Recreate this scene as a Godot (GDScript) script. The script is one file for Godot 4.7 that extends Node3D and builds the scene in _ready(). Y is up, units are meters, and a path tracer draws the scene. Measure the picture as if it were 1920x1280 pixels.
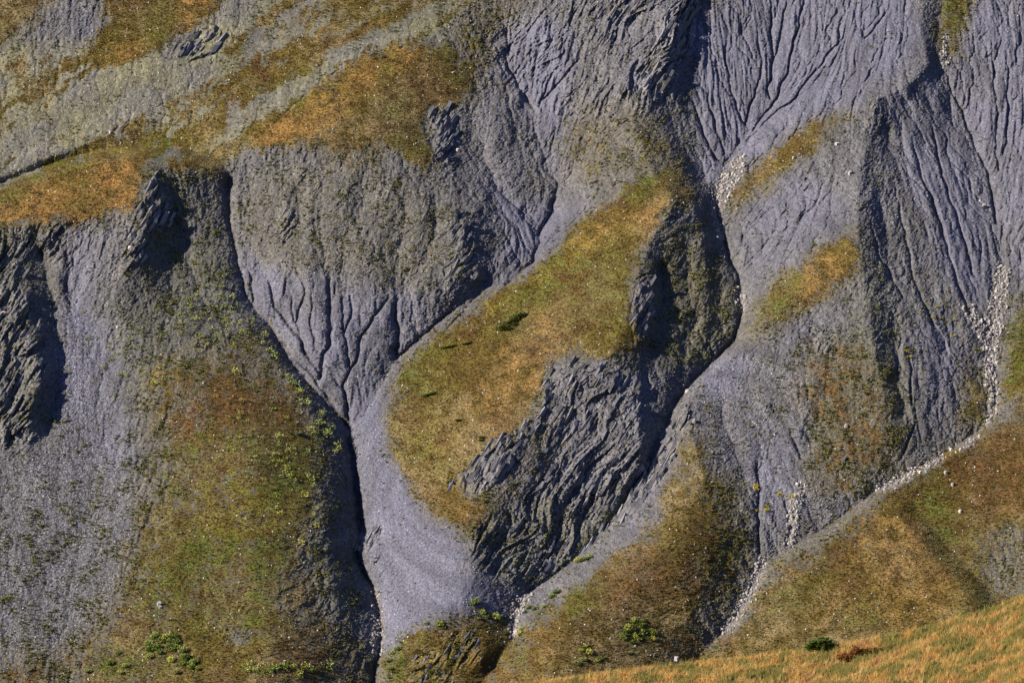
extends Node3D
# A shale mountainside cut by gullies, seen across a valley through a long lens.
# The hillside is one height field over a slope plane: X = u, Y = v, Z = -TILT * v + relief(u, v).

const STEP := 0.27
const NX := 1408
const NY := 888
const U0 := -190.08
const V0 := -112.0
const DIST := 2000.0
const TILT := 1.28
const PX := 0.15625
const CK := 4                       # coarse cells for the large relief
const MK := 2                       # mask cells

var relief := PackedFloat32Array()
var ridges: Array = []              # polylines [px, py, relief, ...] that fix the large shape
var masks := {}                     # name -> PackedFloat32Array on the mask grid, later on the fine grid
var klass := PackedByteArray()      # per quad: 0 shale, 1 grass, 2.. outcrops
var tint := PackedColorArray()
var flow := PackedFloat32Array()
var fall := PackedFloat32Array()
var squeeze := PackedFloat32Array()
var taken := {}
var out_names := {}
var flower_heads: ArrayMesh
var gold_leaf: StandardMaterial3D
var rng := RandomNumberGenerator.new()


# ---------------------------------------------------------------- helpers
func uv_of(px: float, py: float, d := 0.0) -> Vector2:
	var dx := (px - 960.0) * PX / DIST
	var dy := (640.0 - py) * PX / DIST
	var t := (DIST - d) / (1.0 - TILT * dy)
	return Vector2(dx * t, dy * t)


func cell_of(p: Vector2) -> int:
	var i := clampi(int((p.x - U0) / STEP), 0, NX - 2)
	var j := clampi(int((p.y - V0) / STEP), 0, NY - 2)
	return j * NX + i


func point_at(p: Vector2) -> Vector3:
	var x := clampf((p.x - U0) / STEP - 0.5, 0.0, NX - 2.001)
	var y := clampf((p.y - V0) / STEP - 0.5, 0.0, NY - 2.001)
	var i := int(x)
	var j := int(y)
	var fx := x - i
	var fy := y - j
	var k := j * NX + i
	var d := lerpf(lerpf(relief[k], relief[k + 1], fx), lerpf(relief[k + NX], relief[k + NX + 1], fx), fy)
	return Vector3(p.x, p.y, -TILT * p.y + d)


func noise(sd: int, freq: float, octaves := 4, kind := FastNoiseLite.TYPE_SIMPLEX_SMOOTH) -> FastNoiseLite:
	var n := FastNoiseLite.new()
	n.seed = sd
	n.noise_type = kind
	n.frequency = freq
	n.fractal_octaves = octaves
	n.fractal_type = FastNoiseLite.FRACTAL_FBM if octaves > 1 else FastNoiseLite.FRACTAL_NONE
	return n


func numbered(called: String) -> String:
	var n: int = taken.get(called, 0)
	taken[called] = n + 1
	return called if n == 0 else "%s_%03d" % [called, n]


func tag(o: Node3D, label := "", category := "", group := "", kind := "") -> void:
	if label: o.set_meta("label", label)
	if category: o.set_meta("category", category)
	if group: o.set_meta("group", group)
	if kind: o.set_meta("kind", kind)


# ---------------------------------------------------------------- large relief
func line(pts: Array) -> void:
	for q in range(2, pts.size(), 3):
		pts[q] *= 1.5
	ridges.append(pts)


func solve_relief() -> PackedFloat32Array:
	# membrane through the ridge and gully lines, from a coarse grid to a finer one
	var prev := PackedFloat32Array()
	var pw := 0
	var ph := 0
	for k in [32, 16, 8, 4, 2]:
		var w := int(NX / float(k))
		var h := int(NY / float(k))
		var cell: float = STEP * NX / w
		var cellv: float = STEP * NY / h
		var sum := PackedFloat32Array()
		var cnt := PackedFloat32Array()
		sum.resize(w * h)
		cnt.resize(w * h)
		for r in ridges:
			for s in range(0, r.size() - 3, 3):
				var a := uv_of(r[s], r[s + 1], r[s + 2])
				var b := uv_of(r[s + 3], r[s + 4], r[s + 5])
				var steps := int(a.distance_to(b) / (cell * 0.5)) + 1
				for q in steps + 1:
					var f := float(q) / steps
					var p := a.lerp(b, f)
					var i := clampi(int((p.x - U0) / cell), 0, w - 1)
					var j := clampi(int((p.y - V0) / cellv), 0, h - 1)
					sum[j * w + i] += lerpf(r[s + 2], r[s + 5], f)
					cnt[j * w + i] += 1.0
		var g := PackedFloat32Array()
		g.resize(w * h)
		if pw:
			var im := Image.create_from_data(pw, ph, false, Image.FORMAT_RF, prev.to_byte_array())
			im.resize(w, h, Image.INTERPOLATE_BILINEAR)
			g = im.get_data().to_float32_array()
		for i in w * h:
			if cnt[i] > 0.0:
				g[i] = sum[i] / cnt[i]
		for it in (60 if k > 4 else (45 if k > 2 else 12)):
			for j in h:
				var up := mini(j + 1, h - 1) * w
				var dn := maxi(j - 1, 0) * w
				var row := j * w
				for i in w:
					if cnt[row + i] == 0.0:
						var m := 0.25 * (g[up + i] + g[dn + i] + g[row + maxi(i - 1, 0)] + g[row + mini(i + 1, w - 1)])
						g[row + i] += 1.6 * (m - g[row + i])
		prev = g
		pw = w
		ph = h
	var out := Image.create_from_data(pw, ph, false, Image.FORMAT_RF, blur(prev, pw, ph, 1, 1).to_byte_array())
	out.resize(NX, NY, Image.INTERPOLATE_CUBIC)
	return out.get_data().to_float32_array()


func blur(a: PackedFloat32Array, w: int, h: int, r: int, times: int) -> PackedFloat32Array:
	var t := PackedFloat32Array()
	t.resize(w * h)
	var inv := 1.0 / (2 * r + 1)
	for q in times:
		for j in h:
			var row := j * w
			var s := 0.0
			for i in range(-r, r + 1):
				s += a[row + clampi(i, 0, w - 1)]
			for i in w:
				t[row + i] = s * inv
				s += a[row + mini(i + r + 1, w - 1)] - a[row + maxi(i - r, 0)]
		for i in w:
			var s := 0.0
			for j in range(-r, r + 1):
				s += t[clampi(j, 0, h - 1) * w + i]
			for j in h:
				a[j * w + i] = s * inv
				s += t[mini(j + r + 1, h - 1) * w + i] - t[maxi(j - r, 0) * w + i]
	return a


# ---------------------------------------------------------------- masks: where which cover lies
func poly(called: String, value: float, pts: Array) -> void:
	var w := NX / MK
	var h := NY / MK
	if not masks.has(called):
		var fresh := PackedFloat32Array()
		fresh.resize(w * h)
		masks[called] = fresh
	var m: PackedFloat32Array = masks[called]
	var p := PackedVector2Array()
	var top := -1e9
	var low := 1e9
	for k in range(0, pts.size(), 2):
		var q := (uv_of(pts[k], pts[k + 1]) - Vector2(U0, V0)) / (STEP * MK)
		p.append(q)
		top = maxf(top, q.y)
		low = minf(low, q.y)
	for j in range(maxi(int(low), 0), mini(int(top) + 2, h)):
		var y := j + 0.5
		var xs := PackedFloat32Array()
		for k in p.size():
			var a := p[k]
			var b := p[(k + 1) % p.size()]
			if (a.y <= y) != (b.y <= y):
				xs.append(a.x + (b.x - a.x) * (y - a.y) / (b.y - a.y))
		xs.sort()
		for k in range(0, xs.size() - 1, 2):
			for i in range(clampi(int(xs[k] + 0.5), 0, w), clampi(int(xs[k + 1] + 0.5), 0, w)):
				m[j * w + i] = value
	masks[called] = m


func finish_masks() -> void:
	var w := NX / MK
	var h := NY / MK
	for called in masks:
		var soft: int = {"grass": 5, "orange": 4, "brown": 6, "green": 4, "olive": 8, "blue": 5, "yellow": 4, "rock": 2, "fleck": 8, "scree": 5, "stone": 1, "terrace": 6, "streak": 5, "smooth": 5, "moss": 6}.get(called, 4)
		var im := Image.create_from_data(w, h, false, Image.FORMAT_RF, blur(masks[called], w, h, soft, 2).to_byte_array())
		im.resize(NX, NY, Image.INTERPOLATE_BILINEAR)
		masks[called] = im.get_data().to_float32_array()


# ---------------------------------------------------------------- what the photograph shows: the large lines
func survey_relief() -> void:
	line([-250, -60, 0, 0, -40, 1, 300, -40, 2, 640, -40, 2.5, 900, -50, 3])
	line([-250, 150, -2, 0, 150, -1.2, 200, 120, 0, 350, 60, 1.5])
	line([-250, 420, -3, 0, 330, -2.5, 130, 278, -2, 205, 248, -1.8, 300, 205, -1.5, 420, 125, -0.8, 520, 60, 0])
	# left knoll, with the hollow hidden behind its crest
	line([-250, 430, 6, 0, 367, 6, 100, 327, 7, 190, 302, 7.5, 270, 295, 7.5, 340, 298, 6.5, 395, 313, 4, 418, 335, 1])
	line([-250, 400, -5, 0, 346, -4.5, 100, 306, -4.5, 190, 282, -4, 270, 276, -3.5, 340, 280, -2.5, 400, 297, -1.5])
	line([-250, 450, 7, 0, 425, 7.5, 120, 415, 7.5, 245, 400, 8])
	line([290, 320, 8, 272, 400, 8.5, 250, 490, 6.5, 205, 570, 1.5])
	line([325, 330, 5.5, 322, 400, 1.5, 325, 440, 0, 322, 520, -1, 310, 620, -1.5])
	line([100, 520, 1, 170, 600, -2, 190, 720, -3, 180, 900, -3.5, 130, 1100, -2.5, 100, 1330, -2])
	# outcrop at the left edge
	line([-120, 430, 5, -10, 450, 5, 25, 500, 4.2, 42, 560, 3.8, 60, 640, 3.8, 70, 700, 3.4, 55, 800, 2.6])
	line([75, 470, 0, 95, 560, -1.5, 105, 640, -2, 102, 720, -2.5, 80, 840, -2])
	# broad spur left of the main gully
	line([330, 700, 1, 420, 780, 3, 470, 850, 4.5, 500, 950, 4, 510, 1050, 3.6, 520, 1150, 3, 520, 1330, 2])
	line([400, 440, -2.5, 405, 520, -3, 440, 590, -3.5, 490, 650, -4, 560, 740, -4, 605, 830, -3.5, 600, 930, -1, 610, 1040, -2, 630, 1140, -3.5])
	# main gully
	line([425, 335, -2.5, 430, 420, -4.5, 442, 490, -5.5, 460, 560, -6.5, 505, 615, -7.5, 545, 680, -8.5, 600, 745, -9.5, 645, 800, -10.5, 658, 860, -10.5, 668, 930, -11, 674, 990, -11, 665, 1040, -11, 692, 1100, -11.5, 708, 1160, -11.5, 712, 1220, -11.5, 690, 1330, -12])
	# upper hill and its brow, the fan of rills below
	line([470, 262, 3, 540, 200, 4, 620, 150, 4.5, 700, 100, 4.5, 780, 87, 4.5, 850, 105, 3.5])
	line([440, 285, 2, 480, 268, 4, 560, 268, 6, 640, 262, 6.5, 700, 262, 6.5, 770, 285, 5.5, 805, 310, 4])
	line([540, 380, 2, 555, 470, 1.5, 580, 560, -0.5, 620, 680, -5])
	line([660, 420, 3.5, 690, 520, 1, 720, 600, -3, 705, 680, -6.8])
	line([700, 330, 5, 770, 400, 4, 850, 400, 2.8, 868, 450, 2.2, 870, 510, -0.3, 815, 560, -3.2])
	line([890, 395, 0.8, 897, 460, -0.6, 896, 525, -2.5])
	# second gully
	line([945, 40, -0.5, 962, 130, -3, 985, 180, -4, 1003, 250, -5, 1030, 310, -6, 1048, 345, -6.5, 1035, 395, -7, 1012, 440, -6.5, 998, 490, -6.5, 945, 522, -6.3, 875, 562, -6.6, 792, 628, -7.5, 748, 668, -8.5, 697, 738, -9.5, 655, 800, -11])
	line([880, 200, -1, 882, 260, -2, 900, 330, -2, 940, 385, -3.5, 950, 430, -3.6, 925, 490, -4.2, 878, 558, -6])
	line([985, 160, -2, 930, 220, -1, 935, 300, -1.5, 985, 340, -4])
	# central ridge
	line([1205, 335, 2, 1250, 350, 4.5, 1262, 387, 6, 1225, 440, 7.5, 1198, 510, 8.5, 1170, 600, 8.5, 1150, 660, 8.5, 1100, 700, 7.5, 1030, 740, 6, 960, 820, 6, 915, 880, 5, 880, 950, 4, 885, 1010, 3, 890, 1070, 2, 860, 1120, 0.5, 800, 1175, -1.5])
	line([1150, 660, 8.5, 1188, 700, 4.5, 1195, 780, 2.6, 1202, 840, 0, 1190, 880, -3, 1150, 920, -4.6, 1090, 1000, -5.8, 1000, 1075, -7])
	line([1213, 700, 1.2, 1220, 780, -0.9, 1220, 845, -3.5, 1205, 890, -5]) 
	line([1250, 700, -0.5, 1245, 770, -2.5, 1235, 830, -4.5])
	line([1222, 470, 7, 1224, 520, 6.5, 1220, 580, 6.5, 1203, 640, 6.5])
	line([1238, 500, 2, 1240, 560, 1.5, 1230, 620, 1.5, 1214, 670, 1.5])
	line([1300, 390, 2, 1320, 480, 0, 1320, 600, -1.5, 1290, 680, -3])
	# third gully
	line([1365, 310, -5, 1342, 360, -6, 1345, 400, -6.5, 1360, 450, -6, 1385, 520, -6.5, 1392, 590, -6.8, 1378, 640, -7, 1315, 700, -6.5, 1265, 755, -5.5, 1228, 830, -5.5, 1212, 880, -6, 1165, 950, -6.5, 1110, 1020, -7, 1045, 1075, -7.5, 985, 1115, -8.5, 962, 1160, -9.5, 962, 1200, -10, 920, 1250, -10.5, 880, 1330, -11.5])
	line([1465, -40, 0, 1462, 60, -1, 1450, 190, -3, 1400, 250, -4.2, 1365, 310, -5])
	line([1150, -60, 6, 1290, -30, 7.5, 1272, 60, 7.5, 1240, 130, 6, 1180, 190, 5, 1200, 260, 4, 1228, 330, 4])
	line([1310, -20, 4, 1306, 50, 1.5, 1296, 130, 0, 1290, 200, -1, 1305, 280, -3, 1325, 335, -5])
	line([1725, -60, 5.5, 1730, 60, 5.5, 1742, 120, 5.5, 1700, 160, 7, 1640, 188, 7.5, 1560, 240, 5, 1500, 285, 2.8, 1440, 335, -0.5, 1378, 395, -5])
	line([1640, 188, 7.5, 1625, 260, 6.5, 1612, 340, 7, 1608, 440, 8])
	line([1608, 440, 8, 1560, 490, 6.5, 1500, 545, 5, 1450, 590, 3.5, 1405, 635, 0, 1345, 690, -1.5, 1300, 735, -1.5, 1285, 775, -0.5])
	line([1608, 440, 8, 1625, 560, 7, 1640, 660, 6, 1660, 760, 2, 1650, 860, -2.2, 1600, 930, -4.8])
	line([1700, 190, 3.5, 1725, 300, 1.2, 1770, 420, -0.5, 1810, 540, -2.5])
	line([1665, 240, 2.8, 1672, 330, 2.4, 1685, 430, 2.4, 1705, 540, 1])
	# right-hand stream
	line([1775, -60, 2.5, 1757, 60, 2.5, 1755, 110, 2.5, 1768, 150, 0.5, 1800, 230, -3, 1840, 310, -4, 1862, 370, -4.5, 1872, 440, -5, 1878, 500, -5.5, 1862, 580, -6, 1858, 640, -6.5, 1868, 700, -7, 1868, 770, -7.2, 1835, 812, -7.5, 1760, 862, -6.5, 1690, 897, -6, 1640, 922, -6.2, 1560, 985, -7, 1480, 1032, -8, 1432, 1055, -8.5, 1410, 1105, -9, 1375, 1165, -9.5, 1345, 1195, -10, 1280, 1270, -11])
	line([1960, -60, 2.5, 1960, 150, 1.8, 1960, 300, 0, 1960, 480, -2, 2100, 480, 1])
	line([1480, 760, -1, 1425, 860, -3, 1428, 950, -5, 1430, 1045, -8])
	line([1520, 760, 0, 1480, 860, -2, 1500, 950, -4.5, 1480, 1025, -7.5])
	# brown spur at the foot of the third gully
	line([1285, 775, -0.5, 1300, 830, 1, 1320, 900, 1, 1290, 960, 2, 1250, 1030, 3, 1180, 1090, 3, 1100, 1130, 3, 1040, 1180, 2, 1000, 1330, 0])
	line([1290, 960, 2, 1322, 1020, 0.5, 1312, 1100, -1.5, 1290, 1170, -4])
	line([1370, 1010, -4, 1350, 1100, -5.5, 1330, 1170, -7.5])
	# hill at the lower right, its crest hiding the stream
	line([2100, 690, 0, 1990, 738, -2, 1920, 774, -2.5, 1840, 820, -3, 1780, 857, -2.5, 1710, 894, -2, 1655, 930, -2, 1560, 997, -3, 1490, 1042, -4.2, 1442, 1068, -5.5, 1422, 1118, -6, 1387, 1178, -6.5, 1352, 1208, -7.5])
	line([1655, 930, -2, 1700, 985, 0, 1760, 1050, 0, 1830, 1130, 2, 1900, 1230, 3])
	line([1715, 955, -4, 1772, 1018, -4.4, 1838, 1090, -4, 1890, 1155, -3])
	line([1920, 850, -2, 2000, 1000, 1.5, 2050, 1200, 4])
	line([1500, 1110, -3.5, 1450, 1210, -4.5, 1380, 1280, -7])
	line([725, 1260, -8.5, 800, 1190, -5, 870, 1185, -5, 905, 1240, -6])


func survey_cover() -> void:
	# grass
	poly("grass", 0.75, [-200, -60, 110, -60, 100, 5, 60, 40, 0, 80, -200, 150])
	poly("grass", 0.95, [200, -60, 470, -60, 400, 25, 350, 60, 310, 80, 280, 105, 200, 120, 160, 128, 180, 80, 200, 40])
	poly("grass", 0.7, [-200, 400, 0, 333, 130, 285, 210, 250, 300, 207, 420, 125, 400, 90, 470, 30, 560, -60, 880, -60, 860, 20, 800, 45, 700, 78, 610, 125, 530, 195, 470, 262, 425, 320, 395, 312, 270, 295, 100, 327, -200, 440])
	poly("grass", 0.85, [0, 352, 130, 300, 230, 250, 330, 215, 450, 150, 480, 170, 440, 215, 420, 300, 395, 308, 270, 294, 190, 302, 0, 367])
	poly("grass", 1.0, [-200, 440, 0, 367, 100, 327, 190, 302, 270, 295, 340, 298, 395, 313, 418, 345, 400, 345, 380, 325, 300, 312, 280, 320, 268, 350, 262, 385, 240, 402, 120, 412, 60, 425, -200, 440])
	poly("grass", 1.0, [470, 262, 535, 205, 620, 152, 700, 102, 780, 86, 830, 97, 865, 115, 880, 140, 885, 185, 860, 195, 830, 205, 800, 210, 790, 250, 815, 320, 790, 318, 755, 285, 720, 262, 660, 268, 560, 275, 520, 272])
	poly("grass", 0.36, [880, -60, 1000, -60, 960, 60, 930, 110, 900, 150, 880, 140, 830, 97, 800, 60])
	poly("grass", 0.33, [1080, 200, 1200, 190, 1270, 260, 1300, 330, 1200, 335, 1120, 350, 1060, 330, 1060, 260])
	poly("grass", 1.0, [1205, 338, 1110, 395, 1060, 450, 990, 512, 900, 572, 830, 622, 760, 682, 735, 735, 728, 800, 745, 870, 800, 930, 835, 940, 880, 890, 930, 840, 990, 795, 1010, 740, 1020, 690, 1060, 660, 1150, 668, 1210, 655, 1190, 600, 1175, 560, 1195, 500, 1215, 420, 1262, 386, 1300, 380, 1290, 335, 1250, 322])
	poly("grass", 0.85, [790, 935, 850, 925, 930, 925, 985, 880, 1015, 780, 1040, 790, 990, 880, 955, 930, 900, 985, 875, 1015, 855, 1000, 850, 975, 800, 965])
	poly("grass", 0.45, [255, 700, 330, 660, 420, 640, 480, 600, 530, 680, 590, 770, 640, 840, 600, 900, 590, 990, 560, 1080, 620, 1150, 700, 1240, 690, 1330, -200, 1330, -200, 1240, 0, 1235, 140, 1200, 215, 1100, 250, 980, 270, 850])
	poly("grass", 0.76, [320, 720, 400, 690, 470, 720, 540, 760, 600, 830, 590, 900, 560, 980, 530, 1070, 500, 1130, 560, 1180, 640, 1240, 560, 1330, 150, 1330, 190, 1230, 240, 1130, 300, 1050, 330, 960, 340, 860])
	poly("grass", 0.4, [310, 720, 390, 720, 400, 790, 330, 800])
	poly("grass", 1.0, [715, 1250, 780, 1192, 860, 1165, 935, 1158, 950, 1175, 940, 1230, 900, 1270, 860, 1330, 720, 1330])
	poly("grass", 0.5, [1285, 790, 1330, 830, 1350, 950, 1300, 960, 1240, 960, 1265, 870])
	poly("grass", 0.82, [1250, 945, 1300, 940, 1345, 960, 1400, 1010, 1330, 1020, 1330, 1100, 1300, 1110, 1290, 1170, 1345, 1195, 1250, 1245, 1150, 1330, 870, 1330, 905, 1270, 1000, 1172, 1065, 1120, 1130, 1062, 1200, 1012, 1230, 985])
	poly("grass", 0.5, [1330, 860, 1380, 900, 1400, 1000, 1420, 1050, 1400, 1090, 1350, 1180, 1300, 1160, 1330, 1100, 1340, 1000, 1310, 920])
	poly("grass", 0.98, [2100, 690, 1920, 774, 1840, 820, 1780, 857, 1655, 930, 1560, 997, 1500, 1040, 1450, 1090, 1420, 1150, 1352, 1208, 1250, 1260, 1250, 1330, 2100, 1330])
	poly("grass", 0.66, [1655, 930, 1560, 997, 1442, 1068, 1400, 1150, 1440, 1130, 1500, 1070, 1590, 1010, 1660, 960])
	poly("grass", 0.35, [1860, 990, 1930, 960, 2000, 1100, 1920, 1130, 1860, 1120, 1830, 1070])
	poly("grass", 1.9, [1660, 175, 1600, 203, 1540, 250, 1480, 298, 1430, 340, 1368, 392, 1375, 365, 1430, 310, 1500, 258, 1570, 215])
	poly("grass", 0.97, [1612, 440, 1570, 445, 1510, 490, 1455, 535, 1415, 590, 1395, 645, 1440, 610, 1500, 575, 1570, 545, 1605, 500])
	poly("grass", 0.9, [1930, 560, 1895, 610, 1885, 680, 1885, 760, 2000, 720, 2000, 560])
	poly("grass", 0.85, [1775, -40, 1835, -40, 1800, 50, 1788, 95, 1766, 118, 1758, 80])
	poly("grass", 0.42, [1520, 640, 1600, 640, 1680, 700, 1700, 800, 1700, 880, 1560, 940, 1500, 900, 1540, 800, 1480, 740])
	poly("grass", 0.7, [1815, 690, 1850, 700, 1862, 770, 1820, 815, 1800, 800])
	poly("grass", 0.45, [600, 270, 700, 262, 740, 290, 700, 310, 690, 360, 640, 330, 600, 300])
	poly("grass", 0.38, [0, 80, 130, 90, 200, 130, 220, 200, 130, 270, 0, 320, -200, 380, -200, 100])
	poly("grass", 0.14, [480, 300, 700, 310, 860, 380, 870, 520, 760, 540, 620, 520, 500, 500, 440, 420])
	poly("grass", 0.22, [1240, 420, 1330, 420, 1380, 560, 1370, 640, 1280, 690, 1230, 660])
	poly("grass", 0.0, [1520, 1045, 1550, 1040, 1545, 1060, 1520, 1062])
	poly("grass", 0.0, [1450, 1165, 1500, 1148, 1510, 1155, 1470, 1170])
	poly("grass", 0.0, [1470, 1180, 1490, 1172, 1490, 1182, 1470, 1190])
	poly("grass", 0.1, [530, 165, 590, 140, 560, 175, 480, 230, 420, 290, 380, 292, 440, 240])
	poly("grass", 0.2, [280, 235, 400, 190, 470, 175, 380, 225, 300, 260])
	poly("grass", 0.0, [400, 1180, 460, 1170, 470, 1200, 420, 1210])
	# its colours
	poly("orange", 1.15, [-200, 450, 0, 374, 100, 335, 190, 310, 270, 303, 340, 306, 380, 322, 280, 326, 250, 400, 100, 415, -200, 440])
	poly("orange", 1.0, [470, 262, 535, 205, 620, 148, 700, 98, 780, 84, 800, 110, 720, 150, 650, 210, 560, 270])
	poly("orange", 0.7, [330, -40, 440, -40, 390, 30, 330, 75, 280, 105, 170, 130, 250, 80, 320, 40])
	poly("orange", 0.7, [1180, 395, 1262, 380, 1230, 420, 1190, 430, 1060, 490, 1110, 430])
	poly("orange", 0.45, [1000, 560, 1060, 540, 1060, 620, 1040, 700, 980, 760, 920, 800, 880, 760, 960, 640])
	poly("orange", 0.7, [1530, 480, 1590, 450, 1600, 500, 1560, 540, 1500, 570, 1480, 550])
	poly("orange", 0.4, [1600, 960, 1680, 950, 1740, 1020, 1760, 1080, 1650, 1070, 1560, 1050])
	poly("orange", 0.35, [1640, 1060, 1780, 1060, 1850, 1150, 1700, 1180, 1500, 1170])
	poly("orange", 0.5, [860, 960, 960, 930, 880, 1010])
	poly("brown", 0.75, [1010, 1170, 1130, 1080, 1250, 1000, 1330, 960, 1380, 1010, 1320, 1110, 1160, 1130, 1060, 1160])
	poly("brown", 1.0, [1000, 1170, 1060, 1165, 1050, 1230, 1000, 1220])
	poly("brown", 0.8, [340, 700, 450, 700, 560, 760, 560, 800, 470, 790, 400, 850, 340, 850, 320, 780])
	poly("brown", 0.8, [0, 400, 260, 385, 240, 415, 120, 430, 0, 430])
	poly("brown", 0.7, [780, 930, 900, 930, 860, 960, 800, 965])
	poly("brown", 0.6, [1680, 980, 1740, 1010, 1790, 1090, 1760, 1100])
	poly("brown", 0.8, [1700, 860, 1920, 790, 1990, 960, 1860, 960, 1780, 900])
	poly("brown", 0.6, [600, 270, 740, 262, 740, 310, 660, 360])
	poly("brown", 0.7, [1620, 490, 1680, 620, 1720, 880, 1560, 920, 1500, 650, 1570, 560])
	poly("brown", 0.6, [0, 1240, 160, 1190, 140, 1330, 0, 1330])
	poly("green", 1.0, [503, 172, 545, 148, 595, 122, 598, 128, 550, 158, 510, 178])
	poly("green", 0.8, [725, 205, 750, 195, 770, 205, 750, 218])
	poly("green", 1.0, [-20, 376, 20, 368, 45, 371, 30, 380, -20, 384])
	poly("green", 0.9, [285, -20, 330, -20, 310, 12, 285, 8])
	poly("green", 0.8, [1370, 390, 1440, 330, 1480, 300, 1460, 330, 1400, 370])
	poly("green", 1.0, [1410, 600, 1440, 560, 1500, 500, 1510, 530, 1460, 590, 1415, 625])
	poly("green", 1.0, [1885, 620, 1930, 560, 1990, 600, 1930, 700, 1890, 740])
	poly("green", 0.8, [1770, -40, 1830, -40, 1790, 80, 1760, 90])
	poly("green", 0.8, [955, 1225, 990, 1215, 1010, 1240, 960, 1270])
	poly("green", 0.8, [190, 1240, 260, 1210, 330, 1225, 300, 1275, 200, 1275])
	poly("green", 0.6, [1160, 1180, 1230, 1160, 1240, 1210, 1180, 1220])
	poly("green", 0.5, [1060, 480, 1150, 460, 1190, 500, 1170, 600, 1080, 610, 1030, 560])
	poly("green", 0.5, [720, 1230, 760, 1215, 750, 1280, 720, 1280])
	poly("green", 0.5, [500, 800, 620, 790, 600, 900, 520, 900, 440, 880])
	poly("green", 0.8, [1440, 1130, 1500, 1090, 1560, 1060, 1520, 1120, 1450, 1160])
	poly("green", 0.6, [1560, 1160, 1640, 1130, 1650, 1150, 1590, 1175])
	poly("green", 0.3, [1690, 930, 1760, 990, 1830, 1080, 1860, 1130, 1900, 1130, 1860, 1000, 1780, 940])
	poly("yellow", 1.4, [900, 575, 960, 545, 1060, 490, 1100, 450, 1130, 430, 1110, 460, 1040, 520, 950, 580, 905, 592])
	poly("green", 0.35, [-50, 365, 100, 318, 190, 294, 270, 286, 400, 302, 430, 290, 300, 262, 150, 285, -50, 340])
	poly("green", 0.45, [260, 860, 420, 790, 600, 830, 580, 950, 520, 1080, 540, 1180, 300, 1200, 220, 1120, 300, 980])
	poly("green", 0.5, [395, 318, 418, 325, 420, 350, 405, 345])
	poly("green", 0.45, [1180, 400, 1200, 500, 1170, 620, 1060, 640, 1040, 560, 1100, 470])
	poly("yellow", 0.6, [0, 340, 200, 265, 330, 220, 420, 250, 270, 290, 100, 320])
	poly("yellow", 0.7, [560, 170, 660, 120, 740, 95, 640, 165, 560, 240])
	poly("yellow", 0.5, [740, 800, 850, 800, 880, 860, 760, 860])
	poly("yellow", 0.6, [380, 900, 560, 880, 560, 960, 480, 1040, 340, 1040])
	# bare smooth shale, blue grey
	poly("blue", 1.0, [655, 800, 700, 745, 745, 735, 725, 830, 745, 880, 790, 950, 850, 975, 870, 1010, 880, 1080, 960, 1100, 930, 1150, 860, 1165, 770, 1190, 718, 1230, 700, 1150, 690, 1080, 675, 1000, 665, 900])
	poly("blue", 1.0, [900, 330, 960, 370, 1030, 380, 1080, 390, 1130, 370, 1200, 335, 1110, 395, 1040, 460, 990, 510, 900, 570, 800, 645, 740, 690, 760, 660, 850, 590, 930, 520, 960, 440])
	poly("blue", 0.9, [930, 50, 1020, 30, 1080, 80, 1060, 200, 1040, 300, 1060, 350, 1030, 330, 1000, 250, 980, 180, 950, 130])
	poly("blue", 0.9, [1300, 60, 1400, -40, 1700, -40, 1730, 80, 1660, 160, 1560, 230, 1480, 280, 1380, 370, 1330, 340, 1300, 250])
	poly("blue", 0.8, [1660, 180, 1750, 140, 1800, 240, 1870, 400, 1860, 560, 1830, 600, 1760, 480, 1720, 380])
	poly("blue", 0.7, [1780, 160, 1850, -40, 2000, -40, 2000, 560, 1890, 500, 1870, 360])
	poly("blue", 0.7, [445, 480, 640, 520, 770, 560, 740, 680, 690, 745, 650, 790, 600, 735, 540, 670, 480, 590])
	poly("blue", 0.6, [1380, 400, 1500, 330, 1600, 380, 1560, 445, 1450, 530, 1400, 590])
	poly("blue", 0.6, [1420, 800, 1490, 800, 1520, 900, 1500, 1000, 1430, 1050, 1415, 950])
	poly("blue", 0.7, [1470, 680, 1540, 720, 1520, 760, 1480, 740])
	poly("blue", 0.6, [1640, 640, 1790, 600, 1800, 760, 1720, 860, 1660, 780])
	poly("blue", 0.6, [1290, 700, 1400, 640, 1420, 700, 1330, 760])
	poly("blue", 0.5, [1090, 1060, 1200, 980, 1300, 940, 1200, 1020, 1060, 1110, 990, 1140])
	poly("blue", 0.7, [130, 480, 180, 440, 160, 560, 230, 700, 220, 900, 130, 800, 90, 640])
	poly("smooth", 1.0, [655, 800, 700, 745, 745, 735, 725, 830, 745, 880, 790, 950, 850, 975, 880, 1080, 960, 1100, 930, 1150, 860, 1165, 770, 1190, 718, 1230, 700, 1150, 690, 1080, 675, 1000, 665, 900])
	poly("smooth", 0.7, [1040, 460, 1130, 370, 1200, 335, 1110, 395, 990, 510, 900, 570, 850, 590, 960, 500])
	# mossy dark stony shale
	poly("moss", 1.0, [290, 320, 400, 330, 425, 430, 430, 560, 330, 640, 250, 600, 240, 480])
	poly("moss", 0.4, [480, 300, 700, 310, 860, 380, 870, 520, 760, 540, 620, 520, 500, 500, 440, 420])
	poly("moss", 0.9, [1240, 400, 1330, 410, 1390, 560, 1370, 640, 1280, 690, 1230, 660])
	poly("moss", 0.9, [880, 980, 960, 920, 1100, 950, 1200, 880, 1150, 980, 1040, 1080, 960, 1090, 890, 1060])
	poly("moss", 1.0, [1310, 900, 1400, 960, 1420, 1050, 1350, 1180, 1310, 1130])
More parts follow.
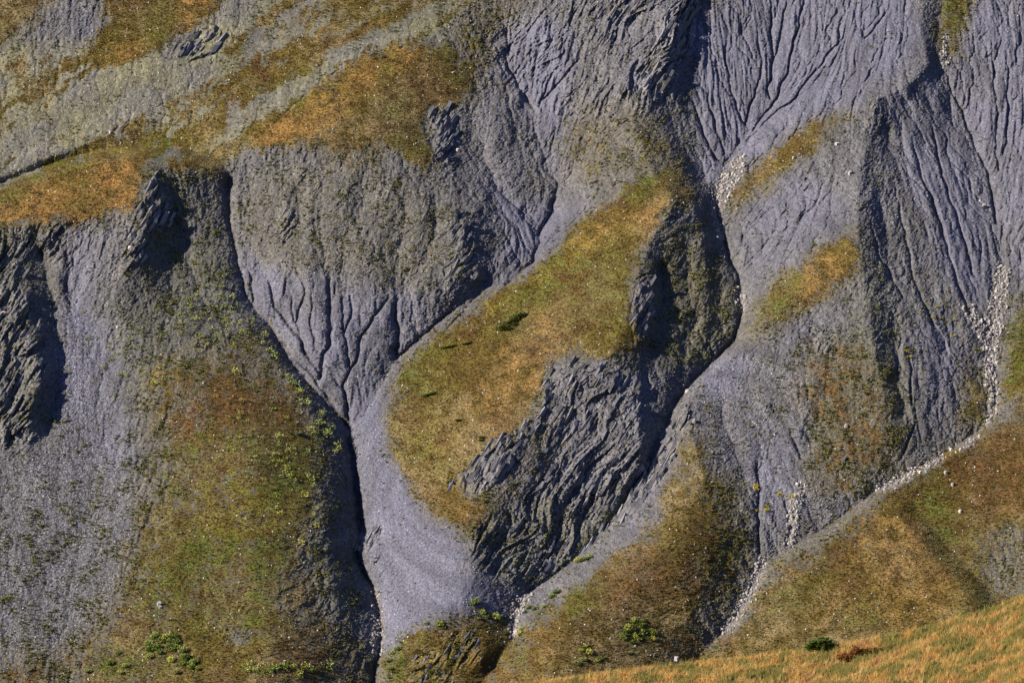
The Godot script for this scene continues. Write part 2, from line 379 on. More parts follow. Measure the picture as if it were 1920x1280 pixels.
	poly("moss", 0.9, [600, 850, 650, 900, 660, 1000, 640, 1010, 690, 1150, 640, 1180, 560, 1100, 590, 980])
	poly("moss", 0.8, [1620, 470, 1700, 600, 1760, 800, 1700, 880, 1520, 900, 1560, 700])
	poly("moss", 0.8, [200, 560, 440, 560, 500, 650, 400, 680, 260, 720])
	poly("moss", 0.6, [-100, 430, 100, 440, 100, 840, -100, 840])
	poly("moss", 0.6, [1850, 960, 1950, 980, 1950, 1130, 1830, 1110])
	# scree of loose stones
	poly("scree", 1.0, [100, 560, 150, 560, 200, 700, 215, 850, 260, 900, 260, 1000, 200, 1150, 130, 1240, -150, 1240, -150, 850, 70, 850, 110, 760])
	poly("scree", 0.6, [-150, 320, 0, 320, 130, 270, 300, 180, 440, 90, 360, 80, 200, 140, 60, 240, -150, 280])
	poly("scree", 0.6, [1230, 700, 1340, 700, 1600, 640, 1700, 900, 1500, 1000, 1380, 900])
	poly("scree", 0.4, [480, 300, 700, 310, 860, 380, 870, 520, 760, 540, 700, 700, 650, 780, 560, 680, 450, 480])
	poly("scree", 0.5, [1700, 880, 1920, 800, 1990, 1150, 1850, 1120, 1760, 1000])
	poly("scree", 0.4, [280, 700, 420, 650, 600, 800, 560, 1050, 320, 1080])
	poly("scree", 0.35, [655, 800, 745, 735, 745, 880, 850, 975, 880, 1080, 930, 1150, 770, 1190, 718, 1230, 690, 1080, 665, 900])
	# narrow beds of pale stones
	poly("stone", 1.0, [1395, 285, 1360, 320, 1340, 360, 1338, 400, 1352, 450, 1362, 445, 1350, 400, 1375, 360, 1400, 320])
	poly("stone", 1.0, [1382, 540, 1390, 590, 1395, 590, 1405, 560])
	poly("stone", 1.0, [1875, 490, 1862, 560, 1850, 640, 1852, 700, 1862, 770, 1845, 812, 1880, 770, 1872, 700, 1876, 640, 1892, 560, 1895, 500])
	poly("stone", 0.8, [1800, 560, 1830, 620, 1850, 640, 1850, 610, 1825, 570])
	poly("stone", 1.0, [1500, 900, 1482, 960, 1478, 1030, 1492, 1030, 1500, 960, 1515, 910])
	poly("stone", 0.6, [1840, 812, 1760, 858, 1690, 893, 1640, 920, 1660, 926, 1770, 868, 1845, 825])
	poly("stone", 1.0, [1432, 1040, 1408, 1100, 1368, 1172, 1352, 1190, 1365, 1192, 1388, 1170, 1420, 1110, 1440, 1062])
	poly("stone", 1.0, [985, 1110, 955, 1150, 955, 1200, 968, 1205, 972, 1160, 995, 1125])
	poly("stone", 0.9, [690, 1110, 700, 1190, 690, 1240, 715, 1240, 718, 1180, 706, 1110])
	poly("stone", 0.7, [1770, 60, 1760, 130, 1772, 135, 1778, 70])
	# outcrops (the cut-out objects follow these outlines too)
	poly("rock", 0.25, [1000, 700, 1190, 700, 1205, 880, 1150, 950, 1000, 1080, 900, 1060, 960, 940, 1010, 860])
	poly("rock", 0.22, [0, 420, 260, 400, 250, 520, 100, 560, 80, 480, 0, 440])
	poly("rock", 0.45, [900, 60, 1100, -40, 1280, -40, 1290, 180, 1150, 240, 960, 200])
	poly("rock", 0.18, [1240, 400, 1330, 410, 1390, 560, 1370, 640, 1280, 690, 1240, 660])
	poly("rock", 0.16, [480, 310, 700, 310, 860, 380, 870, 520, 760, 540, 620, 520, 500, 500, 440, 420])
	poly("rock", 0.2, [1600, 190, 1660, 190, 1700, 500, 1680, 700, 1620, 700, 1600, 400])
	for o in outcrops():
		poly("rock", o.rough, o.pts)
	poly("round", 0.9, [770, 880, 960, 900, 960, 1090, 900, 1170, 790, 1180, 745, 1050])
	poly("round", 0.4, [1690, 945, 1770, 960, 1900, 1090, 1900, 1190, 1780, 1190, 1720, 1060])
	poly("round", 0.95, [330, 680, 450, 640, 540, 720, 610, 850, 600, 1000, 610, 1150, 650, 1300, 150, 1330, 250, 1000])
	poly("round", 0.9, [1000, 1170, 1130, 1060, 1240, 960, 1320, 950, 1370, 1020, 1340, 1170, 1250, 1240, 1000, 1330])
	poly("round", 0.8, [1180, 420, 1170, 600, 1060, 690, 960, 820, 880, 900, 780, 900, 770, 740, 900, 600, 1060, 480])
	poly("round", 0.7, [1500, 1080, 1640, 980, 1690, 1010, 1760, 1090, 1800, 1180, 1450, 1200])
	poly("fleck", 1.0, [0, 980, 150, 900, 300, 700, 340, 760, 330, 960, 260, 1130, 180, 1280, -150, 1300, -150, 1000])
	poly("fleck", 0.6, [250, 560, 420, 540, 520, 660, 400, 690, 280, 720])
	poly("fleck", 0.8, [1480, 640, 1700, 640, 1720, 880, 1540, 930, 1440, 800])
	poly("fleck", 0.6, [590, 880, 650, 930, 690, 1150, 600, 1170, 560, 1060])
	poly("terrace", 1.0, [220, 1060, 420, 1040, 620, 1120, 690, 1200, 640, 1250, 200, 1250])
	poly("terrace", 0.8, [1000, 1150, 1150, 1050, 1340, 960, 1420, 1010, 1330, 1150, 1250, 1210, 1100, 1190])
	poly("terrace", 0.7, [560, 220, 860, 130, 880, 200, 740, 250])
	poly("terrace", 0.7, [1500, 1060, 1680, 960, 1820, 1130, 1600, 1180])
	poly("streak", 1.0, [-200, 300, 0, 80, 300, 100, 560, -60, 900, -60, 850, 60, 640, 130, 480, 250, 400, 310, 0, 360])


func outcrops() -> Array:
	return [
		{"rough": 1.5, "look": "jagged dark rock outcrop shadowing the grey scree lane at the left edge", "pts": [-60, 440, 20, 455, 45, 500, 55, 560, 75, 610, 92, 670, 75, 730, 70, 800, 50, 830, -60, 840]},
		{"rough": 0.9, "look": "black cliff of broken rock under the orange grass knoll", "pts": [285, 330, 300, 350, 315, 390, 325, 430, 300, 440, 270, 430, 275, 480, 265, 520, 240, 500, 240, 460, 255, 410, 268, 360]},
		{"rough": 0.8, "look": "small rounded rock knob below the knoll, the nearer to the left edge", "pts": [32, 432, 52, 430, 68, 465, 70, 485, 55, 488, 38, 460]},
		{"rough": 0.8, "look": "rounded rock knob below the knoll, between a smaller knob and the black cliff", "pts": [90, 432, 120, 428, 125, 465, 112, 490, 88, 480, 85, 455]},
		{"rough": 1.3, "look": "pale upright rock slabs beside the orange hilltop", "pts": [800, 208, 835, 200, 848, 215, 862, 245, 850, 260, 858, 300, 845, 312, 820, 290, 812, 250]},
		{"rough": 0.8, "look": "narrow leaning rock rib beside the upper blue shale channel", "pts": [972, 232, 985, 235, 998, 255, 1005, 275, 990, 278, 978, 258]},
		{"rough": 1.0, "look": "rock buttress with a black shadow at the right end of the rilled fan", "pts": [845, 395, 875, 405, 888, 440, 888, 490, 885, 522, 850, 535, 830, 515, 845, 470]},
		{"rough": 1.9, "look": "big pale crag at the top edge, black shadow on its right", "pts": [1245, 20, 1275, -10, 1310, -30, 1312, 40, 1295, 90, 1270, 125, 1250, 130, 1205, 118, 1212, 90, 1235, 65]},
		{"rough": 1.5, "look": "dark broken ledge just below the big pale crag", "pts": [1180, 140, 1205, 120, 1255, 132, 1270, 150, 1230, 185, 1190, 190, 1150, 185]},
		{"rough": 0.9, "look": "dark rock hump between two grooves in the upper valley", "pts": [985, 95, 1010, 80, 1028, 78, 1030, 105, 1010, 128, 985, 128]},
		{"rough": 0.8, "look": "small slanting rock slab just right of the dark hump in the upper valley", "pts": [1032, 72, 1050, 68, 1058, 85, 1040, 98, 1030, 88]},
		{"rough": 1.4, "look": "long slanting slabs at the top edge left of the big crag", "pts": [1120, 20, 1180, -30, 1240, -30, 1230, 10, 1180, 50, 1140, 90, 1125, 95, 1130, 60]},
		{"rough": 0.7, "look": "thin grey rock slabs lying in the grass of the far upper slope", "pts": [318, 98, 340, 75, 365, 60, 400, 55, 420, 75, 395, 100, 365, 120, 345, 110]},
		{"rough": 1.0, "look": "upright rock rib with a black right side on the central grass ridge", "pts": [1200, 510, 1225, 515, 1232, 560, 1220, 600, 1212, 640, 1195, 650, 1180, 600, 1185, 550]},
		{"rough": 1.3, "look": "slanting dark slab half buried in the grass of the central ridge", "pts": [825, 915, 880, 870, 930, 825, 985, 795, 1005, 800, 980, 850, 945, 895, 900, 922, 870, 910]},
		{"rough": 1.0, "look": "wide band of diagonal mossy rock ribs above the lower gully junction", "pts": [880, 1000, 960, 950, 1000, 900, 1060, 850, 1130, 830, 1200, 840, 1205, 890, 1150, 950, 1060, 1050, 1000, 1100, 940, 1090, 890, 1050]},
		{"rough": 0.6, "look": "grey fractured rock face right of the central grass ridge", "pts": [1020, 700, 1090, 672, 1180, 690, 1198, 730, 1200, 830, 1120, 820, 1050, 840, 1015, 870, 1005, 800]},
		{"rough": 0.9, "look": "white tipped rock standing at the elbow of the third gully", "pts": [1282, 765, 1300, 758, 1306, 790, 1295, 815, 1280, 825, 1265, 830, 1262, 805]},
		{"rough": 0.8, "look": "diagonal strip of shale ribs on the right bank of the third gully", "pts": [1262, 800, 1275, 850, 1240, 900, 1200, 950, 1150, 1000, 1090, 1045, 1060, 1080, 1100, 1020, 1160, 960, 1220, 870]},
		{"rough": 0.8, "look": "pale pointed rock beside a blue shale patch on the right-hand slope", "pts": [1530, 615, 1545, 618, 1555, 645, 1548, 670, 1535, 660, 1525, 635]},
		{"rough": 0.9, "look": "dark jagged crag in the grass at the bottom edge between the streams", "pts": [830, 1205, 860, 1188, 885, 1190, 900, 1215, 900, 1240, 870, 1255, 835, 1250, 825, 1230]},
		{"rough": 0.9, "look": "grey slanting rock at the bottom edge left of a jagged crag", "pts": [770, 1240, 800, 1220, 820, 1235, 840, 1265, 850, 1300, 770, 1300]},
		{"rough": 0.9, "look": "thin dark rock fin on the upper left of the rilled fan", "pts": [533, 388, 543, 392, 550, 415, 548, 440, 535, 450, 525, 475, 520, 440, 530, 415]},
		{"rough": 0.8, "look": "small dark rock with a white quartz patch below the upper crest", "pts": [1502, 330, 1520, 312, 1535, 315, 1525, 340, 1510, 360, 1500, 350]},
		{"rough": 0.8, "look": "dark notched rock at the end of the upper grass crest", "pts": [1628, 190, 1645, 188, 1660, 215, 1650, 240, 1635, 235, 1630, 210]},
		{"rough": 0.9, "look": "small dark slab above the lower right stream bend", "pts": [1570, 872, 1590, 862, 1598, 875, 1585, 890, 1568, 892]},
		{"rough": 0.9, "look": "dark ribbed nose of rock on the right bank of the main gully", "pts": [672, 1000, 700, 988, 732, 982, 715, 1010, 690, 1035, 672, 1050, 660, 1020]},
		{"rough": 0.9, "look": "small dark tor on the tip of the central ridge crest", "pts": [1245, 385, 1262, 380, 1275, 400, 1268, 430, 1250, 425]},
		{"rough": 0.7, "look": "small grooved rock in the middle of the lower right shale slope", "pts": [1440, 755, 1452, 758, 1452, 795, 1440, 800, 1434, 780]},
		{"rough": 0.7, "look": "rough dark rock high on the shale at the right edge", "pts": [1845, 85, 1862, 70, 1866, 95, 1850, 122, 1838, 118]},
	]


# rills: width, depth, path
func survey_rills() -> Array:
	return [
		[0.9, 1.5, [463, 497, 472, 540, 474, 570]],
		[1.0, 1.7, [498, 500, 505, 545, 515, 575, 535, 600, 560, 630, 575, 665]],
		[1.0, 1.8, [552, 492, 565, 520, 570, 550, 562, 575, 558, 605, 567, 640, 572, 660, 585, 685, 597, 705, 595, 715]],
		[0.8, 1.2, [543, 540, 548, 580, 556, 605]],
		[0.9, 1.3, [584, 545, 583, 580, 582, 620, 590, 645, 598, 660]],
		[1.2, 2.2, [614, 510, 620, 545, 620, 580, 616, 590, 622, 615, 615, 645, 606, 665, 600, 690, 596, 710]],
		[0.8, 1.3, [630, 525, 628, 560, 620, 590]],
		[0.9, 1.4, [642, 550, 644, 575, 640, 600, 647, 635, 648, 665, 655, 690]],
		[0.9, 1.5, [655, 540, 660, 580, 655, 605, 648, 625]],
		[1.0, 1.7, [732, 550, 715, 575, 700, 600, 680, 625, 672, 655, 668, 680, 655, 697, 642, 725, 645, 755, 652, 790]],
		[1.3, 2.4, [743, 550, 742, 590, 748, 615, 742, 645, 738, 655, 745, 672]],
		[1.0, 1.8, [540, 660, 570, 690, 590, 712, 605, 735, 625, 770, 645, 800]],
		[1.0, 1.6, [620, 705, 640, 730, 650, 770]],
		[1.1, 1.8, [875, 560, 830, 595, 790, 630, 750, 666]],
		[1.6, 2.5, [650, 800, 658, 860, 668, 930, 674, 990, 665, 1040, 692, 1100, 708, 1160, 712, 1220, 690, 1320]],
		[1.3, 2.0, [425, 335, 430, 420, 442, 490, 460, 560, 505, 615, 545, 680, 600, 745, 650, 805]],
		[1.2, 1.8, [1048, 345, 1035, 395, 1012, 440, 1000, 490, 950, 535]],
		[1.0, 1.4, [950, 90, 953, 130, 985, 180, 1003, 210]],
		[0.9, 1.3, [1095, 105, 1050, 150, 1015, 195]],
		[0.9, 1.2, [1055, 115, 1030, 150, 1012, 200]],
		[1.0, 1.5, [1300, 180, 1310, 230, 1340, 290, 1362, 310]],
		[1.0, 1.6, [1445, -20, 1447, 60, 1448, 130, 1440, 165, 1445, 185]],
		[1.0, 1.6, [1505, -20, 1500, 40, 1485, 90, 1475, 140, 1460, 180, 1435, 215, 1410, 245]],
		[0.9, 1.4, [1475, -20, 1470, 40, 1462, 80, 1450, 120]],
		[0.9, 1.3, [1360, 60, 1362, 130, 1372, 180, 1390, 220, 1400, 235]],
		[0.9, 1.3, [1330, 150, 1332, 200, 1345, 245, 1358, 290]],
		[0.9, 1.3, [1420, 60, 1430, 130, 1410, 190, 1398, 235]],
		[1.0, 1.4, [1590, 60, 1540, 120, 1490, 185, 1440, 225, 1400, 265]],
		[0.8, 1.2, [1670, 10, 1650, 40, 1620, 75]],
		[1.0, 1.6, [1766, 125, 1790, 180, 1820, 250, 1850, 320, 1868, 380, 1872, 420]],
		[0.9, 1.4, [1855, 60, 1862, 140, 1868, 220, 1872, 290, 1876, 320]],
		[0.9, 1.3, [1890, 100, 1888, 200, 1885, 290]],
		[1.0, 1.5, [1700, 250, 1720, 310, 1750, 380, 1775, 450, 1800, 540, 1820, 590]],
		[0.9, 1.3, [1740, 200, 1760, 300, 1790, 400, 1830, 520]],
		[0.9, 1.2, [1675, 330, 1690, 420, 1710, 520, 1750, 610]],
		[0.9, 1.2, [1620, 380, 1640, 470, 1690, 560]],
		[1.2, 1.7, [1342, 360, 1345, 400, 1360, 450, 1385, 520, 1392, 590, 1378, 640, 1315, 700, 1265, 755]],
		[1.3, 1.8, [1228, 830, 1212, 880, 1165, 950, 1110, 1020, 1045, 1075, 985, 1115]],
		[0.9, 1.3, [1478, 790, 1490, 830, 1500, 860]],
		[1.0, 1.5, [1420, 850, 1422, 900, 1425, 970, 1430, 1040]],
		[1.0, 1.5, [1470, 910, 1478, 960, 1480, 1025]],
		[0.8, 1.0, [1700, 640, 1705, 700, 1712, 760]],
		[0.8, 1.0, [1680, 880, 1700, 830, 1720, 790]],
		[2.3, 3.4, [640, 775, 650, 805, 655, 850, 664, 900, 672, 950, 678, 1000]],
		[1.6, 2.0, [655, 1020, 670, 1060, 695, 1105, 708, 1160]],
		[0.7, 0.7, [735, 1010, 700, 1060]],
		[0.9, 0.35, [130, 279, 205, 248, 290, 205, 370, 155, 420, 125]],
		[0.6, 0.6, [420, 300, 520, 230, 580, 175, 640, 130]],
		[0.7, 0.7, [750, 1030, 715, 1085]],
		[0.6, 0.6, [765, 1050, 735, 1100]],
	]


# broad folds that sweep down the faces: width, depth, path
func survey_folds() -> Array:
	return [
		[3.5, 1.5, [470, 300, 468, 380, 475, 460, 490, 520]],
		[4.0, 1.8, [560, 330, 562, 400, 553, 470, 552, 520, 565, 580]],
		[3.5, 1.4, [610, 300, 605, 380, 600, 450, 612, 520]],
		[4.5, 2.0, [690, 310, 680, 380, 650, 450, 640, 540]],
		[4.0, 1.8, [745, 330, 760, 400, 750, 470, 738, 540]],
		[3.5, 1.5, [810, 330, 820, 400, 800, 480, 760, 540]],
		[3.0, 1.4, [505, 420, 500, 480, 498, 500]],
		[4.0, 1.6, [350, 400, 345, 480, 370, 540, 420, 600]],
		[4.0, 1.5, [130, 430, 150, 500, 130, 570]],
		[3.0, 1.5, [1280, 420, 1290, 520, 1300, 600, 1280, 660]],
		[3.0, 1.5, [1330, 430, 1345, 520, 1350, 610]],
		[3.0, 1.5, [1640, 300, 1650, 400, 1670, 520]],
		[3.5, 1.6, [1660, 560, 1680, 680, 1690, 780]],
		[3.0, 1.4, [1350, 700, 1360, 800, 1400, 900]],
		[3.5, 1.5, [1560, 640, 1545, 740, 1520, 830]],
		[3.5, 1.6, [1250, 180, 1270, 260, 1310, 330]],
		[3.0, 1.3, [1120, 240, 1080, 300, 1060, 350]],
		[3.0, 1.4, [910, 230, 905, 300, 940, 360, 990, 400]],
		[3.5, 1.5, [1100, 730, 1070, 800, 1030, 870, 990, 950]],
		[3.5, 1.6, [1170, 780, 1120, 860, 1060, 950, 1010, 1050]],
		[3.0, 1.5, [1140, 900, 1080, 980, 1020, 1070]],
		[3.0, 1.4, [980, 930, 940, 1000, 930, 1070]],
	]


func carve(width: float, depth: float, path: Array) -> void:
	# a V-shaped groove that wanders a little and fades in at its head
	var wob := noise(71, 0.11, 2)
	var reach := int(width * 2.2 / STEP) + 1
	var best := {}
	for s in range(0, path.size() - 2, 2):
		var a := uv_of(path[s], path[s + 1], -5.0)
		var b := uv_of(path[s + 2], path[s + 3], -5.0)
		var n := int(a.distance_to(b) / maxf(STEP, width * 0.22)) + 1
		for q in n:
			var p := a.lerp(b, float(q) / n)
			p.x += wob.get_noise_2d(p.x, p.y) * 0.9
			var head := clampf((s * 0.5 + float(q) / n) / 0.7, 0.0, 1.0)
			var i0 := int((p.x - U0) / STEP)
			var j0 := int((p.y - V0) / STEP)
			for j in range(maxi(j0 - reach, 0), mini(j0 + reach + 1, NY)):
				for i in range(maxi(i0 - reach, 0), mini(i0 + reach + 1, NX)):
					var d := Vector2(U0 + (i + 0.5) * STEP - p.x, V0 + (j + 0.5) * STEP - p.y).length() / width
					var g := depth * head * (maxf(0.0, 1.0 - d) * 0.75 + 0.25 * maxf(0.0, 1.0 - d / 2.2))
					var k := j * NX + i
					if g > best.get(k, 0.0):
						best[k] = g
	for k in best:
		relief[k] -= best[k]


func drain() -> void:
	# where rain would run: each cell hands its water to the steepest lower neighbour
	var wob := noise(5, 0.09, 3)
	var total := NX * NY
	var f := PackedFloat32Array()
	f.resize(total)
	var keys := PackedInt64Array()
	keys.resize(total)
	for j in NY:
		for i in NX:
			var k := j * NX + i
			var h := V0 + j * STEP + TILT * relief[k] + wob.get_noise_2d(i * STEP, j * STEP) * 2.2
			f[k] = h
			keys[k] = (int((h + 500.0) * 2000.0) << 21) | k
	keys.sort()
	flow.resize(total)
	flow.fill(1.0)
	for q in range(total - 1, -1, -1):
		var k: int = keys[q] & 2097151
		var i := k % NX
		if i == 0 or i == NX - 1 or k < NX or k >= total - NX:
			continue
		var h := f[k]
		var low := 0.0
		var to := -1
		var s := h - f[k - NX]
		if s > low:
			low = s
			to = k - NX
		s = h - f[k - 1]
		if s > low:
			low = s
			to = k - 1
		s = h - f[k + 1]
		if s > low:
			low = s
			to = k + 1
		var diag := 0.52 + 0.48 * hash1(k)
		s = (h - f[k - NX - 1]) * diag
		if s > low:
			low = s
			to = k - NX - 1
		s = (h - f[k - NX + 1]) * diag
		if s > low:
			low = s
			to = k - NX + 1
		if to >= 0:
			flow[to] += flow[k]


func hash1(a: int) -> float:
	var x := (a * 747796405 + 2891336453) & 0xFFFFFFFF
	x = (((x >> ((x >> 28) + 4)) ^ x) * 277803737) & 0xFFFFFFFF
	return float(((x >> 22) ^ x) & 0xFFFF) / 65535.0


func shape_ground() -> void:
	relief = solve_relief()
	var soft := blur(relief.duplicate(), NX, NY, 16, 2)
	var round_m: PackedFloat32Array = masks.round
	for k in NX * NY:
		relief[k] = lerpf(relief[k], soft[k], clampf(round_m[k], 0.0, 1.0))
	var t := Time.get_ticks_msec()
	for r in survey_folds():
		carve(r[0], r[1], r[2])
	for r in survey_rills():
		var big_one: bool = r[0] >= 1.2
		carve(r[0] * (0.9 if big_one else 0.62), r[1] * (1.0 if big_one else 0.8), r[2])
	print("carve ", Time.get_ticks_msec() - t)
	var total := NX * NY
	# broad lumps first, so that water runs round them
	var big := noise(11, 0.022, 3)
	var mid := noise(12, 0.09, 3)
	var grass: PackedFloat32Array = masks.grass
	for j in NY:
		for i in NX:
			var k := j * NX + i
			var u := i * STEP
			var v := j * STEP
			relief[k] += big.get_noise_2d(u, v * 0.7) * 1.3 + mid.get_noise_2d(u, v * 0.55) * lerpf(0.55, 0.3, grass[k])
	trace_fall_lines()
	t = Time.get_ticks_msec()
	drain()
	print("drain ", Time.get_ticks_msec() - t)
	var narrow := PackedFloat32Array()
	narrow.resize(total)
	for k in total:
		var w := log(flow[k] / 100.0)
		narrow[k] = clampf(w, 0.0, 4.5)
	var hair := PackedFloat32Array()
	hair.resize(total)
	for k in total:
		hair[k] = clampf(log(flow[k] / 22.0), 0.0, 2.0)
	var wide := narrow.duplicate()
	wide = blur(wide, NX, NY, 3, 2)
	narrow = blur(narrow, NX, NY, 1, 1)
	var rock: PackedFloat32Array = masks.rock
	var scree: PackedFloat32Array = masks.scree
	var blue: PackedFloat32Array = masks.blue
	var moss: PackedFloat32Array = masks.moss
	var terrace: PackedFloat32Array = masks.terrace
	var smooth: PackedFloat32Array = masks.smooth
	var streak_m: PackedFloat32Array = masks.streak
	var tread := noise(26, 0.16, 3)
	var pit := noise(27, 1.5, 2)
	var rib := noise(28, 1.0, 2)
	var slab := noise(21, 1.0, 1, FastNoiseLite.TYPE_CELLULAR)
	slab.cellular_return_type = FastNoiseLite.RETURN_CELL_VALUE
	slab.cellular_jitter = 0.9
	var bend := noise(23, 0.03, 2)
	var fine := noise(24, 0.45, 3)
	var step_noise := noise(25, 0.05, 3)
	for j in NY:
		for i in NX:
			var k := j * NX + i
			var u := U0 + i * STEP
			var v := V0 + j * STEP
			var g := smoothstep(0.35, 0.75, grass[k])
			var bare := (1.0 - 0.85 * g) * (1.0 - 0.6 * scree[k]) * (1.0 - 0.85 * smooth[k])
			var d := -bare * (narrow[k] * 0.2 + wide[k] * 0.3) * (0.8 + 0.9 * blue[k]) - bare * hair[k] * 0.15 * (0.5 + blue[k])
			var fa := fall[k]
			var ribby := bare * (1.0 - 0.92 * streak_m[k]) * (0.5 + 0.5 * blue[k]) / (0.6 + 0.4 * squeeze[k])
			d -= ribby * ((0.35 - absf(rib.get_noise_2d(fa * 0.30, v * 0.035))) * 1.5 + (0.35 - absf(rib.get_noise_2d(fa * 0.85 + 50.0, v * 0.07))) * 0.6)
			var r := rock[k]
			var stony := (1.0 - g) * (1.0 - 0.6 * streak_m[k]) * (1.0 - 0.6 * blue[k]) * (1.0 - 0.5 * scree[k])
			d += fine.get_noise_2d(u, v * 0.8) * (0.16 + 0.18 * stony + 0.12 * moss[k] - 0.04 * g)
			var bu := bend.get_noise_2d(u, v)
			var bv := bend.get_noise_2d(v + 90.0, u)
			var along := u * 0.5 + v * 0.866 + bv * 3.0
			var over := u * 0.866 - v * 0.5 + bu * 5.0
			if stony > 0.05:
				var b0 := slab.get_noise_2d(over / 0.75 + 7.0, along / 1.9)
				var b9 := slab.get_noise_2d(over / 1.9 + 57.0, along / 4.2)
				d += stony * (1.0 - 0.7 * smooth[k]) * (b0 * 0.12 + b9 * 0.10 + pit.get_noise_2d(u, v) * 0.4)
			if g > 0.1:
				d += g * (tread.get_noise_2d(u * 0.45, v * 1.6) * 0.42 + pit.get_noise_2d(u * 0.6, v) * 0.07)
			if r > 0.02:
				var b1 := slab.get_noise_2d(over / 1.6, along / 9.0)
				var b2 := slab.get_noise_2d(over / 0.7 + 31.0, along / 3.2)
				var b3 := slab.get_noise_2d(over / 3.6 + 11.0, along / 14.0)
				d += r * (b1 * 0.9 + b2 * 0.42 + b3 * 1.0)
			var s := terrace[k]
			if s > 0.02:
				var ph := v * 0.55 + u * 0.06 + step_noise.get_noise_2d(u, v) * 3.5
				d += s * (absf(ph - floorf(ph) - 0.5) * 2.0 - 0.5) * 0.3
			relief[k] += d


func trace_fall_lines() -> void:
	# each cell remembers from which u its water came: ribs and streaks follow that coordinate
	var soft := blur(relief.duplicate(), NX, NY, 5, 2)
	fall.resize(NX * NY)
	squeeze.resize(NX * NY)
	for i in NX:
		fall[(NY - 1) * NX + i] = i * STEP
		squeeze[(NY - 1) * NX + i] = 1.0
	for j in range(NY - 2, -1, -1):
		var row := j * NX
		var up := row + NX
		for i in NX:
			var k := row + i
			var fu: float = TILT * (soft[row + mini(i + 1, NX - 1)] - soft[row + maxi(i - 1, 0)]) / (2.0 * STEP)
			var fv: float = 1.0 + TILT * (soft[up + i] - soft[maxi(row - NX, 0) + i]) / (2.0 * STEP)
			var x := clampf(i + clampf(fu / maxf(fv, 0.45), -1.6, 1.6), 0.0, NX - 1.001)
			var q := int(x)
			# the memory fades slowly towards the cell's own place, so that lines begin anew
			fall[k] = lerpf(lerpf(fall[up + q], fall[up + q + 1], x - q), i * STEP, 0.004)
		for i in NX:
			squeeze[row + i] = clampf(absf(fall[row + mini(i + 1, NX - 1)] - fall[row + maxi(i - 1, 0)]) / (2.0 * STEP), 0.3, 6.0)


